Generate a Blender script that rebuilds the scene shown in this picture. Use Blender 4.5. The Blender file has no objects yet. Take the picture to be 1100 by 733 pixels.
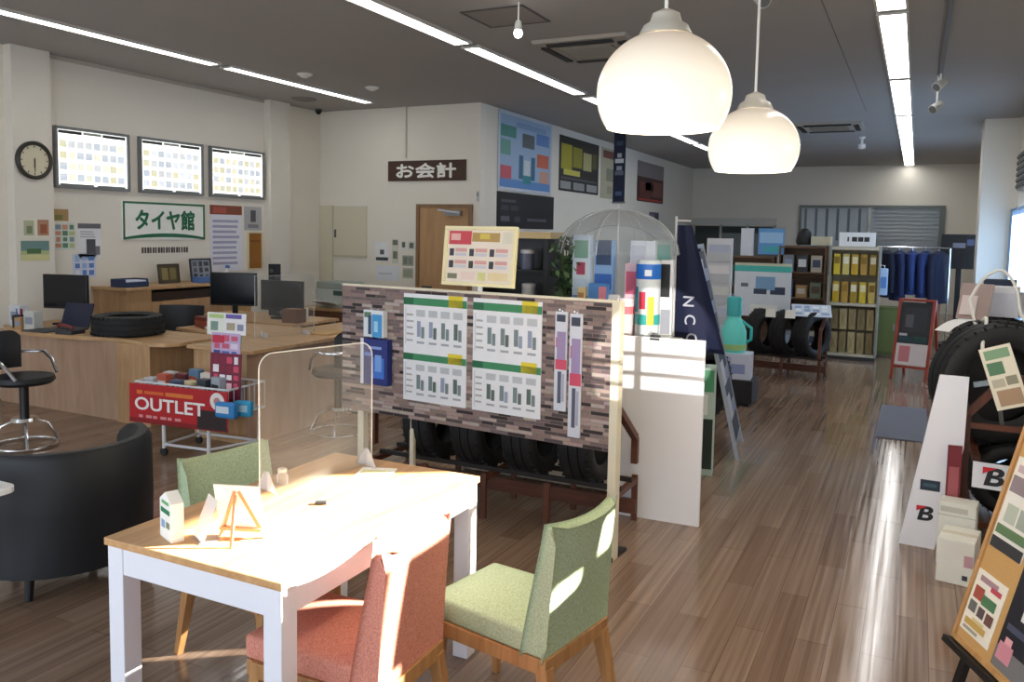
import bpy, math, random
from mathutils import Vector, Matrix
random.seed(7)
sc = bpy.context.scene
col = sc.collection
PI = math.pi
RAD = math.radians

# ------------------------------------------------------------------ materials
MATS = {}
def lin(c):
    return tuple(((x / 12.92) if x <= 0.04045 else ((x + 0.055) / 1.055) ** 2.4) for x in c)

def new_mat(name):
    m = bpy.data.materials.new(name)
    m.use_nodes = True
    nt = m.node_tree
    b = nt.nodes['Principled BSDF']
    return m, nt, b

def C(hexs, rough=0.55, metal=0.0, var=0.05, scale=14.0, bump=0.0, emit=0.0, alpha=1.0, spec=0.5):
    """procedural colour: hex sRGB with a soft noise variation"""
    key = (hexs, rough, metal, var, scale, bump, emit, alpha, spec)
    if key in MATS:
        return MATS[key]
    c = lin(tuple(int(hexs[i:i + 2], 16) / 255 for i in (0, 2, 4)))
    m, nt, b = new_mat('paint_' + hexs)
    N = nt.nodes
    tc = N.new('ShaderNodeTexCoord')
    nz = N.new('ShaderNodeTexNoise'); nz.inputs['Scale'].default_value = scale; nz.inputs['Detail'].default_value = 3
    nt.links.new(tc.outputs['Object'], nz.inputs['Vector'])
    mx = N.new('ShaderNodeMix'); mx.data_type = 'RGBA'
    mx.inputs[6].default_value = tuple(max(0, x * (1 - var)) for x in c) + (1,)
    mx.inputs[7].default_value = tuple(min(1, x * (1 + var)) for x in c) + (1,)
    nt.links.new(nz.outputs['Fac'], mx.inputs[0])
    nt.links.new(mx.outputs[2], b.inputs['Base Color'])
    b.inputs['Roughness'].default_value = rough
    b.inputs['Metallic'].default_value = metal
    b.inputs['Specular IOR Level'].default_value = spec
    if bump:
        bp = N.new('ShaderNodeBump'); bp.inputs['Strength'].default_value = bump; bp.inputs['Distance'].default_value = 0.003
        nt.links.new(nz.outputs['Fac'], bp.inputs['Height']); nt.links.new(bp.outputs['Normal'], b.inputs['Normal'])
    if emit:
        nt.links.new(mx.outputs[2], b.inputs['Emission Color'])
        b.inputs['Emission Strength'].default_value = emit
    if alpha < 1:
        b.inputs['Alpha'].default_value = alpha
    MATS[key] = m
    return m

def wood(name, c1, c2, axis='Y', rough=0.4, scale=3.0, stretch=12.0):
    key = ('wood', name)
    if key in MATS: return MATS[key]
    m, nt, b = new_mat(name); N = nt.nodes
    tc = N.new('ShaderNodeTexCoord'); mp = N.new('ShaderNodeMapping')
    s = [stretch] * 3; s['XYZ'.index(axis)] = 1.0
    mp.inputs['Scale'].default_value = s
    nt.links.new(tc.outputs['Object'], mp.inputs['Vector'])
    nz = N.new('ShaderNodeTexNoise'); nz.inputs['Scale'].default_value = scale; nz.inputs['Detail'].default_value = 5
    nz.inputs['Distortion'].default_value = 0.6
    nt.links.new(mp.outputs['Vector'], nz.inputs['Vector'])
    cr = N.new('ShaderNodeValToRGB')
    h = lambda x: lin(tuple(int(x[i:i + 2], 16) / 255 for i in (0, 2, 4))) + (1,)
    cr.color_ramp.elements[0].color = h(c1); cr.color_ramp.elements[0].position = 0.3
    cr.color_ramp.elements[1].color = h(c2); cr.color_ramp.elements[1].position = 0.7
    nt.links.new(nz.outputs['Fac'], cr.inputs['Fac']); nt.links.new(cr.outputs['Color'], b.inputs['Base Color'])
    b.inputs['Roughness'].default_value = rough
    MATS[key] = m
    return m

def fabric(name, c1, c2):
    key = ('fab', name)
    if key in MATS: return MATS[key]
    m, nt, b = new_mat(name); N = nt.nodes
    h = lambda x: lin(tuple(int(x[i:i + 2], 16) / 255 for i in (0, 2, 4))) + (1,)
    tc = N.new('ShaderNodeTexCoord')
    nz = N.new('ShaderNodeTexNoise'); nz.inputs['Scale'].default_value = 160; nz.inputs['Detail'].default_value = 4
    nt.links.new(tc.outputs['Object'], nz.inputs['Vector'])
    cr = N.new('ShaderNodeValToRGB')
    cr.color_ramp.elements[0].color = h(c1); cr.color_ramp.elements[0].position = 0.35
    cr.color_ramp.elements[1].color = h(c2); cr.color_ramp.elements[1].position = 0.65
    nt.links.new(nz.outputs['Fac'], cr.inputs['Fac']); nt.links.new(cr.outputs['Color'], b.inputs['Base Color'])
    bp = N.new('ShaderNodeBump'); bp.inputs['Strength'].default_value = 0.35; bp.inputs['Distance'].default_value = 0.002
    nt.links.new(nz.outputs['Fac'], bp.inputs['Height']); nt.links.new(bp.outputs['Normal'], b.inputs['Normal'])
    b.inputs['Roughness'].default_value = 0.9
    b.inputs['Specular IOR Level'].default_value = 0.2
    MATS[key] = m
    return m

def floor_mat():
    m, nt, b = new_mat('oak_plank_floor'); N = nt.nodes; L = nt.links
    tc = N.new('ShaderNodeTexCoord')
    mp = N.new('ShaderNodeMapping'); mp.inputs['Rotation'].default_value = (0, 0, PI / 2)
    L.new(tc.outputs['Object'], mp.inputs['Vector'])
    br = N.new('ShaderNodeTexBrick')
    br.inputs['Scale'].default_value = 1.0; br.inputs['Brick Width'].default_value = 0.92; br.inputs['Row Height'].default_value = 0.13
    br.inputs['Mortar Size'].default_value = 0.0022; br.inputs['Bias'].default_value = 0.0
    br.inputs['Color1'].default_value = lin((0.575, 0.49, 0.425)) + (1,)
    br.inputs['Color2'].default_value = lin((0.495, 0.405, 0.34)) + (1,)
    br.inputs['Mortar'].default_value = lin((0.42, 0.335, 0.275)) + (1,)
    L.new(mp.outputs['Vector'], br.inputs['Vector'])
    m2 = N.new('ShaderNodeMapping'); m2.inputs['Scale'].default_value = (22, 0.32, 9)
    L.new(tc.outputs['Object'], m2.inputs['Vector'])
    nz = N.new('ShaderNodeTexNoise'); nz.inputs['Scale'].default_value = 2.2; nz.inputs['Detail'].default_value = 5; nz.inputs['Distortion'].default_value = 0.15
    L.new(m2.outputs['Vector'], nz.inputs['Vector'])
    cr = N.new('ShaderNodeValToRGB')
    cr.color_ramp.elements[0].position = 0.32; cr.color_ramp.elements[0].color = (0.74, 0.71, 0.69, 1)
    cr.color_ramp.elements[1].position = 0.66; cr.color_ramp.elements[1].color = (1.14, 1.13, 1.12, 1)
    L.new(nz.outputs['Fac'], cr.inputs['Fac'])
    n2 = N.new('ShaderNodeTexNoise'); n2.inputs['Scale'].default_value = 0.9; n2.inputs['Detail'].default_value = 3
    L.new(tc.outputs['Object'], n2.inputs['Vector'])
    mu = N.new('ShaderNodeMix'); mu.data_type = 'RGBA'; mu.blend_type = 'MULTIPLY'; mu.inputs[0].default_value = 1
    L.new(br.outputs['Color'], mu.inputs[6]); L.new(cr.outputs['Color'], mu.inputs[7])
    L.new(mu.outputs[2], b.inputs['Base Color'])
    # worn gloss: streaks along the planks
    mr = N.new('ShaderNodeMapRange'); mr.inputs['From Min'].default_value = 0.35; mr.inputs['From Max'].default_value = 0.65
    mr.inputs['To Min'].default_value = 0.08; mr.inputs['To Max'].default_value = 0.24
    L.new(nz.outputs['Fac'], mr.inputs['Value']); L.new(mr.outputs['Result'], b.inputs['Roughness'])
    ad = N.new('ShaderNodeMath'); ad.operation = 'MULTIPLY_ADD'; ad.inputs[1].default_value = 0.5
    L.new(nz.outputs['Fac'], ad.inputs[0]); 
    inv = N.new('ShaderNodeMath'); inv.operation = 'SUBTRACT'; inv.inputs[0].default_value = 1.0
    L.new(br.outputs['Fac'], inv.inputs[1]); L.new(inv.outputs[0], ad.inputs[2])
    bp = N.new('ShaderNodeBump'); bp.inputs['Strength'].default_value = 0.2; bp.inputs['Distance'].default_value = 0.001
    L.new(ad.outputs[0], bp.inputs['Height']); L.new(bp.outputs['Normal'], b.inputs['Normal'])
    b.inputs['Specular IOR Level'].default_value = 0.5
    return m

def stone_mat():
    m, nt, b = new_mat('thin_stacked_stone_print'); N = nt.nodes; L = nt.links
    tc = N.new('ShaderNodeTexCoord')
    sep = N.new('ShaderNodeSeparateXYZ'); L.new(tc.outputs['Object'], sep.inputs[0])
    cb = N.new('ShaderNodeCombineXYZ'); L.new(sep.outputs['X'], cb.inputs['X']); L.new(sep.outputs['Z'], cb.inputs['Y'])
    br = N.new('ShaderNodeTexBrick'); br.inputs['Scale'].default_value = 1
    br.inputs['Brick Width'].default_value = 0.12; br.inputs['Row Height'].default_value = 0.021
    br.inputs['Mortar Size'].default_value = 0.0015; br.offset = 0.37; br.squash = 0.7; br.squash_frequency = 3
    br.inputs['Color1'].default_value = (0, 0, 0, 1); br.inputs['Color2'].default_value = (1, 1, 1, 1)
    br.inputs['Mortar'].default_value = (0.25, 0.25, 0.25, 1)
    L.new(cb.outputs[0], br.inputs['Vector'])
    cr = N.new('ShaderNodeValToRGB'); cr.color_ramp.interpolation = 'CONSTANT'
    els = cr.color_ramp.elements
    h = lambda x: lin(tuple(int(x[i:i + 2], 16) / 255 for i in (0, 2, 4))) + (1,)
    els[0].color = h('2f2729'); els[0].position = 0
    els[1].color = h('8b7770'); els[1].position = 0.14
    for p, c in ((0.3, 'a8938a'), (0.46, '6e5f5f'), (0.6, 'b3a49c'), (0.74, '83706c'), (0.9, '4d4446')):
        e = els.new(p); e.color = h(c)
    L.new(br.outputs['Color'], cr.inputs['Fac'])
    nz = N.new('ShaderNodeTexNoise'); nz.inputs['Scale'].default_value = 60; L.new(tc.outputs['Object'], nz.inputs['Vector'])
    mu = N.new('ShaderNodeMix'); mu.data_type = 'RGBA'; mu.blend_type = 'OVERLAY'; mu.inputs[0].default_value = 0.35
    L.new(cr.outputs['Color'], mu.inputs[6]); L.new(nz.outputs['Color'], mu.inputs[7])
    L.new(mu.outputs[2], b.inputs['Base Color']); b.inputs['Roughness'].default_value = 0.7
    return m

def clear_mat(name, tint=(0.94, 0.96, 0.97), opac=0.10, rough=0.05):
    key = ('clear', name)
    if key in MATS: return MATS[key]
    m = bpy.data.materials.new(name); m.use_nodes = True
    nt = m.node_tree; N = nt.nodes; L = nt.links
    for n in list(N): N.remove(n)
    out = N.new('ShaderNodeOutputMaterial'); mix = N.new('ShaderNodeMixShader')
    tr = N.new('ShaderNodeBsdfTransparent'); tr.inputs['Color'].default_value = tint + (1,)
    gl = N.new('ShaderNodeBsdfPrincipled'); gl.inputs['Base Color'].default_value = (0.85, 0.87, 0.88, 1); gl.inputs['Roughness'].default_value = rough
    lw = N.new('ShaderNodeLayerWeight'); lw.inputs['Blend'].default_value = 0.25
    mr = N.new('ShaderNodeMapRange'); mr.inputs['To Min'].default_value = opac; mr.inputs['To Max'].default_value = min(1, opac + 0.6)
    L.new(lw.outputs['Fresnel'], mr.inputs['Value']); L.new(mr.outputs['Result'], mix.inputs['Fac'])
    L.new(tr.outputs[0], mix.inputs[1]); L.new(gl.outputs[0], mix.inputs[2]); L.new(mix.outputs[0], out.inputs['Surface'])
    MATS[key] = m
    return m

def emit_mat(name, rgb, s):
    key = ('em', name)
    if key in MATS: return MATS[key]
    m, nt, b = new_mat(name)
    b.inputs['Base Color'].default_value = rgb + (1,)
    b.inputs['Emission Color'].default_value = rgb + (1,)
    b.inputs['Emission Strength'].default_value = s
    N = nt.nodes
    tc = N.new('ShaderNodeTexCoord'); nz = N.new('ShaderNodeTexNoise'); nz.inputs['Scale'].default_value = 2
    nt.links.new(tc.outputs['Object'], nz.inputs['Vector'])
    mr = N.new('ShaderNodeMapRange'); mr.inputs['To Min'].default_value = s * 0.92; mr.inputs['To Max'].default_value = s * 1.08
    nt.links.new(nz.outputs['Fac'], mr.inputs['Value']); nt.links.new(mr.outputs['Result'], b.inputs['Emission Strength'])
    MATS[key] = m
    return m

# ------------------------------------------------------------------ mesh builder
class MB:
    def __init__(s):
        s.v = []; s.f = []; s.mi = []; s.mats = []
    def m(s, mat):
        if mat is None: return 0
        if mat not in s.mats: s.mats.append(mat)
        return s.mats.index(mat)
    def add(s, vs, fs, mat=None, M=None):
        o = len(s.v); k = s.m(mat)
        s.v += [tuple(M @ Vector(p)) if M else tuple(p) for p in vs]
        for f in fs:
            s.f.append(tuple(i + o for i in f)); s.mi.append(k)
        return s
    def box(s, x0, x1, y0, y1, z0, z1, mat=None, M=None):
        vs = [(x, y, z) for z in (z0, z1) for y in (y0, y1) for x in (x0, x1)]
        fs = [(0, 2, 3, 1), (4, 5, 7, 6), (0, 1, 5, 4), (2, 6, 7, 3), (0, 4, 6, 2), (1, 3, 7, 5)]
        return s.add(vs, fs, mat, M)
    def cbox(s, c, d, mat=None, M=None):
        return s.box(c[0] - d[0] / 2, c[0] + d[0] / 2, c[1] - d[1] / 2, c[1] + d[1] / 2, c[2] - d[2] / 2, c[2] + d[2] / 2, mat, M)
    def bar(s, a, b, w, h=None, mat=None, up=(0, 0, 1), w2=None, h2=None):
        """rectangular bar from a to b; w across, h along 'up'; w2,h2 at the far end for a taper"""
        h = h or w; w2 = w2 or w; h2 = h2 or (h if w2 == w else w2)
        a = Vector(a); b = Vector(b); d = (b - a).normalized(); u = Vector(up)
        if abs(d.dot(u)) > 0.99: u = Vector((0, 1, 0))
        r = d.cross(u).normalized(); u = r.cross(d)
        vs = []
        for p, ww, hh in ((a, w, h), (b, w2, h2)):
            for sx, sy in ((-1, -1), (1, -1), (1, 1), (-1, 1)):
                vs.append(p + r * sx * ww / 2 + u * sy * hh / 2)
        return s.add(vs, [(3, 2, 1, 0), (4, 5, 6, 7), (0, 1, 5, 4), (1, 2, 6, 5), (2, 3, 7, 6), (3, 0, 4, 7)], mat)
    def tube(s, pts, r, mat=None, n=8, closed=False):
        pts = [Vector(p) for p in pts]; k = len(pts); vs = []; pu = None
        rs = r if isinstance(r, (list, tuple)) else [r] * k
        for i, p in enumerate(pts):
            if closed: d = pts[(i + 1) % k] - pts[i - 1]
            else: d = pts[min(i + 1, k - 1)] - pts[max(i - 1, 0)]
            d.normalize()
            if pu is None:
                u = Vector((0, 0, 1)) if abs(d.z) < 0.9 else Vector((1, 0, 0))
            else: u = pu
            u = (u - d * u.dot(d)).normalized(); pu = u; w = d.cross(u)
            for j in range(n):
                t = 2 * PI * j / n
                vs.append(p + (u * math.cos(t) + w * math.sin(t)) * rs[i])
        fs = []
        for i in range(k if closed else k - 1):
            for j in range(n):
                a = i * n + j; b = i * n + (j + 1) % n; i2 = (i + 1) % k
                fs.append((a, b, i2 * n + (j + 1) % n, i2 * n + j))
        if not closed:
            fs.append(tuple(range(n - 1, -1, -1))); fs.append(tuple((k - 1) * n + j for j in range(n)))
        return s.add(vs, fs, mat)
    def lathe(s, prof, n=32, mat=None, M=None, cap=False, a0=0, a1=2 * PI):
        """prof: list of (r, z)"""
        full = abs(a1 - a0 - 2 * PI) < 1e-6
        cols = n if full else n + 1
        vs = []
        for j in range(cols):
            t = a0 + (a1 - a0) * j / n
            for r, z in prof: vs.append((r * math.cos(t), r * math.sin(t), z))
        k = len(prof); fs = []
        for j in range(n):
            j2 = (j + 1) % cols
            for i in range(k - 1):
                fs.append((j * k + i, j2 * k + i, j2 * k + i + 1, j * k + i + 1))
        if cap:
            fs.append(tuple(j * k for j in range(cols - 1, -1, -1))); fs.append(tuple(j * k + k - 1 for j in range(cols)))
        return s.add(vs, fs, mat, M)
    def prism(s, poly, z0, z1, mat=None, M=None):
        n = len(poly)
        vs = [(x, y, z0) for x, y in poly] + [(x, y, z1) for x, y in poly]
        fs = [tuple(range(n - 1, -1, -1)), tuple(range(n, 2 * n))] + [(i, (i + 1) % n, n + (i + 1) % n, n + i) for i in range(n)]
        return s.add(vs, fs, mat, M)
    def sphere(s, c, r, mat=None, nu=14, nv=9, sc_=(1, 1, 1)):
        prof = [(max(1e-4, r * math.sin(PI * i / nv)), -r * math.cos(PI * i / nv)) for i in range(nv + 1)]
        return s.lathe(prof, nu, mat, Matrix.Translation(c) @ Matrix.Diagonal((*sc_, 1)))
    def build(s, name, mat=None, parent=None, smooth=False, bevel=0, seg=2, sub=0, loc=None, rot=None):
        me = bpy.data.meshes.new(name)
        me.from_pydata([tuple(v) for v in s.v], [], s.f)
        mats = list(s.mats) or [mat]
        if s.mats and mat is not None and mat not in mats: mats.append(mat)
        for m_ in mats: me.materials.append(m_)
        if len(mats) > 1: me.polygons.foreach_set('material_index', s.mi)
        if smooth:
            me.polygons.foreach_set('use_smooth', [True] * len(me.polygons))
        me.update()
        o = bpy.data.objects.new(name, me); col.objects.link(o)
        if parent is not None: o.parent = parent
        if loc is not None: o.location = loc
        if rot is not None: o.rotation_euler = rot
        if bevel:
            b = o.modifiers.new('bevel', 'BEVEL'); b.width = bevel; b.segments = seg; b.limit_method = 'ANGLE'; b.angle_limit = RAD(40)
        if sub:
            u = o.modifiers.new('sub', 'SUBSURF'); u.levels = sub; u.render_levels = sub
        if smooth and not sub and bevel == 0:
            try:
                me.set_sharp_from_angle(angle=RAD(42))
            except Exception: pass
        return o

def props(o, label=None, cat=None, group=None, kind=None):
    if label: o['label'] = label
    if cat: o['category'] = cat
    if group: o['group'] = group
    if kind: o['kind'] = kind
    return o
def thing(name, label, cat, loc=(0, 0, 0), rz=0, group=None):
    o = bpy.data.objects.new(name, None); col.objects.link(o)
    o.empty_display_size = 0.1; o.location = loc; o.rotation_euler = (0, 0, rz)
    return props(o, label, cat, group)
def struct(name, mb, mat, parent=None, label=None, **kw):
    o = mb.build(name, mat, parent, **kw)
    if parent is None: o['kind'] = 'structure'
    if label: o['label'] = label
    return o
def dup(root, loc=None, rot=None, label=None, group=None, scale=None):
    r = root.copy(); col.objects.link(r)
    if loc is not None: r.location = loc
    if rot is not None: r.rotation_euler = rot if isinstance(rot, (tuple, list)) else (0, 0, rot)
    if label: r['label'] = label
    if group: r['group'] = group
    if scale: r.scale = scale
    for ch in list(root.children):
        c = ch.copy(); col.objects.link(c); c.parent = r
        for g in list(ch.children):
            d = g.copy(); col.objects.link(d); d.parent = c
    return r

# ------------------------------------------------------------------ lettering
def glyphs(body, height=1.0, bold=0.0, space=1.0):
    """text outlines as verts / faces, centred, scaled so the block is 'height' tall"""
    cu = bpy.data.curves.new('lettering', 'FONT'); cu.body = body; cu.size = 1.0; cu.offset = bold; cu.space_character = space
    cu.resolution_u = 4
    ob = bpy.data.objects.new('lettering', cu); col.objects.link(ob)
    dg = bpy.context.evaluated_depsgraph_get(); dg.update()
    me = bpy.data.meshes.new_from_object(ob.evaluated_get(dg))
    vs = [tuple(v.co) for v in me.vertices]; fs = [tuple(p.vertices) for p in me.polygons]
    col.objects.unlink(ob); bpy.data.objects.remove(ob); bpy.data.curves.remove(cu); bpy.data.meshes.remove(me)
    if not vs: return [], [], 0
    x0 = min(v[0] for v in vs); x1 = max(v[0] for v in vs); y0 = min(v[1] for v in vs); y1 = max(v[1] for v in vs)
    k = height / max(1e-6, y1 - y0)
    vs = [((v[0] - (x0 + x1) / 2) * k, (v[1] - (y0 + y1) / 2) * k, 0) for v in vs]
    return vs, fs, (x1 - x0) * k

def frame_matrix(c, u, v):
    u = Vector(u).normalized(); v = Vector(v); v = (v - u * v.dot(u)).normalized(); n = u.cross(v)
    M = Matrix.Identity(4)
    for i in range(3):
        M[i][0] = u[i]; M[i][1] = v[i]; M[i][2] = n[i]; M[i][3] = c[i]
    return M

def face_marks(mb, w, h, z, marks=(), texts=(), rows=None):
    """flat print on a board whose face is the local xy plane at height z; marks in fractions of w,h"""
    k = 0
    for a, b, c_, d, mt in marks:
        k += 1; zz = z + 0.0006 * (1 + k % 3) + 0.0005
        x0 = (a - .5) * w; x1 = (c_ - .5) * w; y0 = (b - .5) * h; y1 = (d - .5) * h
        mb.add([(x0, y0, zz), (x1, y0, zz), (x1, y1, zz), (x0, y1, zz)], [(0, 1, 2, 3)], mt)
    for t in texts:
        body, fx, fy, hh, mt = t[:5]
        vs, fs, tw = glyphs(body, hh, t[5] if len(t) > 5 else 0.0)
        kx = 1.0
        if len(t) > 6 and t[6] and tw > 0: kx = t[6] / tw
        ang = t[7] if len(t) > 7 else 0
        ca, sa = math.cos(ang), math.sin(ang)
        vv = []
        ft = t[8] if len(t) > 8 else 0
        offs = [(0, 0)] if not ft else [(-ft, 0), (ft, 0), (0, ft), (0, -ft), (0, 0)]
        for kk, (ox, oy) in enumerate(offs):
            vv = []
            for p in vs:
                x, y = p[0] * kx + ox, p[1] + oy
                vv.append((x * ca - y * sa + (fx - .5) * w, x * sa + y * ca + (fy - .5) * h, z + 0.004 + .0002 * kk))
            mb.add(vv, fs, mt)

def board(name, label, cat, c, u, v, w, h, base, marks=(), texts=(), th=0.006, edge=None, group=None, frame=None, fw=0.02, fd=0.012, parent=None):
    """a flat printed thing: back of the board at c, face towards u x v"""
    mb = MB()
    mb.box(-w / 2, w / 2, -h / 2, h / 2, 0, th, base)
    face_marks(mb, w, h, th, marks, texts)
    M = frame_matrix(c, u, v)
    if frame is None:
        o = mb.build(name, base)
        o.matrix_world = M
        if parent is not None: o.parent = parent
        else: props(o, label, cat, group)
        return o
    root = thing(name, label, cat, (0, 0, 0), 0, group); root.matrix_world = M
    mb.build('printed_face', base, root)
    fb = MB(); zt = th + fd
    fb.box(-w / 2 - fw, w / 2 + fw, h / 2, h / 2 + fw, 0, zt); fb.box(-w / 2 - fw, w / 2 + fw, -h / 2 - fw, -h / 2, 0, zt)
    fb.box(-w / 2 - fw, -w / 2, -h / 2, h / 2, 0, zt); fb.box(w / 2, w / 2 + fw, -h / 2, h / 2, 0, zt)
    fb.build('frame', frame, root, bevel=0.003)
    return root

def lines(x0, x1, y0, y1, n, mt, frac=0.45, jitter=0.3):
    """rows of unreadable print"""
    out = []
    for i in range(n):
        a = y1 - (y1 - y0) * (i + 1) / n; b = a + (y1 - y0) / n * frac
        out.append((x0, a, x1 - random.random() * jitter * (x1 - x0), b, mt))
    return out
def cells(x0, x1, y0, y1, nx, ny, mats, fill=0.7, p=1.0):
    out = []
    for i in range(nx):
        for j in range(ny):
            if random.random() > p: continue
            cx = x0 + (x1 - x0) * (i + .5) / nx; cy = y0 + (y1 - y0) * (j + .5) / ny
            dx = (x1 - x0) / nx * fill / 2 * random.uniform(.7, 1.1); dy = (y1 - y0) / ny * fill / 2 * random.uniform(.7, 1.1)
            out.append((cx - dx, cy - dy, cx + dx, cy + dy, random.choice(mats)))
    return out

# palette
WHITE = C('eeeeea', .5); PAPER = C('f3f2ec', .75); CREAM = C('e9e2cc', .6); BLACK = C('101114', .45); RUBBER = C('17181b', .62, bump=.15)
INK = C('2a2c30', .7); GREYP = C('9a9c9e', .7); GREEN = C('1f7a4d', .6); LEAFY = C('6cae6a', .7); YELLOW = C('e3cf2e', .6)
RED = C('c9202c', .55); CORAL = C('d8604f', .6); PINK = C('e58ca0', .6); BLUE = C('2465b8', .5); NAVY = C('141d3c', .75)
SKY = C('9cc8e6', .6); TEAL = C('2aa59b', .6); TURQ = C('35c4bf', .45); ORANGE = C('d98a2b', .6); CHROME = C('d8dade', .18, metal=1, var=.02)
STEEL = C('8d9094', .35, metal=.8); DGREY = C('45484c', .5); LGREY = C('c4c6c6', .55); LILAC = C('b8bdd8', .7); BROWN = C('4a2b20', .55)
BEECH = wood('beech_laminate', 'b58f66', 'cba57b', 'Z', .45, 2.0, 9)
BEECHX = wood('beech_laminate_flat', 'bb9468', 'd2ad80', 'X', .4, 2.0, 9)
OAKLEG = wood('oak_legs', '9a6b3e', 'b98a58', 'Z', .5, 3, 10)
DARKWOOD = wood('dark_stained_wood', '4a2719', '6b3c27', 'X', .5, 3, 8)
DARKWOODZ = wood('dark_stained_wood_upright', '4a2719', '6b3c27', 'Z', .5, 3, 8)
SHELFWOOD = wood('brown_shelf_wood', '5d4430', '7b5d44', 'X', .55, 3, 8)
REDWOOD = wood('red_stained_wood', '8e2f22', 'b04a36', 'Z', .5, 3, 8)
CORK = C('c39a62', .85, var=.12, scale=120)
# ------------------------------------------------------------------ camera
def setup_camera():
    f, cy = 884.168, 319.608
    yaw, pitch, roll = -0.455593, -0.079775, 0.017902
    fwd = Vector((math.sin(yaw) * math.cos(pitch), math.cos(yaw) * math.cos(pitch), math.sin(pitch)))
    right = Vector((math.cos(yaw), -math.sin(yaw), 0)); up = right.cross(fwd)
    r = right * math.cos(roll) + up * math.sin(roll); u = up * math.cos(roll) - right * math.sin(roll)
    cd = bpy.data.cameras.new('camera'); co = bpy.data.objects.new('camera', cd); col.objects.link(co)
    M = Matrix.Identity(4)
    for i in range(3):
        M[i][0] = r[i]; M[i][1] = u[i]; M[i][2] = -fwd[i]
    M[2][3] = 1.755
    co.matrix_world = M
    cd.sensor_width = 36; cd.sensor_fit = 'HORIZONTAL'; cd.lens = f / 1100 * 36
    cd.shift_y = -(366.5 - cy) / 1100; cd.clip_start = 0.05; cd.clip_end = 200
    sc.camera = co
setup_camera()

# ------------------------------------------------------------------ the setting
XL, XS, XR, YS, YB, ZC, YF = -8.17, -5.42, 1.25, 10.0, 21.8, 3.5, -1.6
WALL = C('e6e1d6', .85, var=.02, scale=2); WALLW = C('e2ddd2', .85, var=.02, scale=2)
CEIL = C('a5a19d', .9, var=.03, scale=1.5)
struct('floor', MB().box(XL - .2, XR + .2, YF - .2, YB + .2, -.1, 0), floor_mat())
struct('ceiling', MB().box(XL - .2, XR + .2, YF - .2, YB + .2, ZC, ZC + .1), CEIL)
struct('wall_left', MB().box(XL - .15, XL, YF, YS + .15, 0, ZC), WALL)
struct('wall_service', MB().box(XL, XS, YS, YS + .15, 0, ZC), WALL)
struct('wall_side', MB().box(XS - .15, XS, YS + .15, YB, 0, ZC), WALLW)
struct('wall_back', MB().box(XS - .15, XR + .15, YB, YB + .15, 0, ZC), WALLW)

def wall_cells(a0, a1, holes, fn):
    """wall split on a grid with openings (a0,a1,z0,z1) left out"""
    A = sorted({a0, a1} | {h[0] for h in holes} | {h[1] for h in holes}); Z = sorted({0, ZC} | {h[2] for h in holes} | {h[3] for h in holes})
    for i in range(len(A) - 1):
        run = None
        for j in range(len(Z) - 1):
            am = (A[i] + A[i + 1]) / 2; zm = (Z[j] + Z[j + 1]) / 2
            hole = any(h[0] < am < h[1] and h[2] < zm < h[3] for h in holes)
            if not hole and run is None: run = Z[j]
            if hole and run is not None: fn(A[i], A[i + 1], run, Z[j]); run = None
        if run is not None: fn(A[i], A[i + 1], run, ZC)
sun_holes = [(3.70, 5.08, 2.06, 2.46), (3.86, 3.93, 1.62, 2.06), (3.93, 3.985, 1.62, 1.72), (4.02, 4.15, 1.63, 1.735), (4.23, 4.34, 1.74, 1.86), (4.375, 4.435, 1.84, 2.03),
             (4.94, 4.975, 1.66, 2.02), (5.125, 5.16, 1.70, 2.06)]  # unseen slits shaped to throw the sun patches on table, chairs and floor
curtain_hole = [(10.9, 13.6, .85, 2.15), (14.6, 17.2, .85, 2.15)]
wb = MB(); wall_cells(YF, YB, sun_holes + curtain_hole, lambda a, b, c, d: wb.box(XR, XR + .03, a, b, c, d))
struct('wall_right', wb, WALLW)
front_holes = [(-7.9, -5.2, .25, 2.9), (-5.1, -2.5, .25, 2.9), (-2.4, -.55, .25, 2.9), (-.45, 1.2, .25, 2.9)]
wb = MB(); wall_cells(XL, XR, front_holes, lambda a, b, c, d: wb.box(a, b, YF - .12, YF, c, d))
struct('wall_front', wb, WALLW)
gb = MB()
gb.box(-.45, 1.2, YF - .06, YF - .02, 1.0, 1.425); gb.box(-.45, 1.2, YF - .05, YF - .03, 1.456, 1.464); gb.box(-.45, 1.2, YF - .05, YF - .03, 1.497, 1.505)
for x in (-.2, .08, .36, .64, .935): gb.box(x - .004, x + .004, YF - .05, YF - .03, 1.425, 2.9)
struct('window_grille', gb, C('d4d4d2', .5))  # unseen bars added to cut the spot's patch on the white board into panes
struct('wall_pillar', MB().box(XL, -8.05, 5.19, 5.6, 0, ZC), WALLW, label='square white pillar with the wall clock on it')
struct('wall_pillar', MB().box(XL, -8.05, 8.8, 9.2, 0, ZC), WALLW, label='white pillar in the corner beside the service wall')
struct('wall_pillar', MB().box(.79, XR, 13.84, 14.4, 0, ZC), WALLW, label='white pillar between the curtained windows on the right')
struct('baseboard_side', MB().box(XS, XS + .015, YS, YB, 0, .08), C('6a5646', .6))
struct('baseboard_service', MB().box(-8.05, XS, YS - .015, YS, 0, .08), C('6a5646', .6))
struct('trim_1', MB().box(-8.17, -8.155, 5.6, 8.8, 3.46, 3.5), C('bdb7ac', .8))

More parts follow.
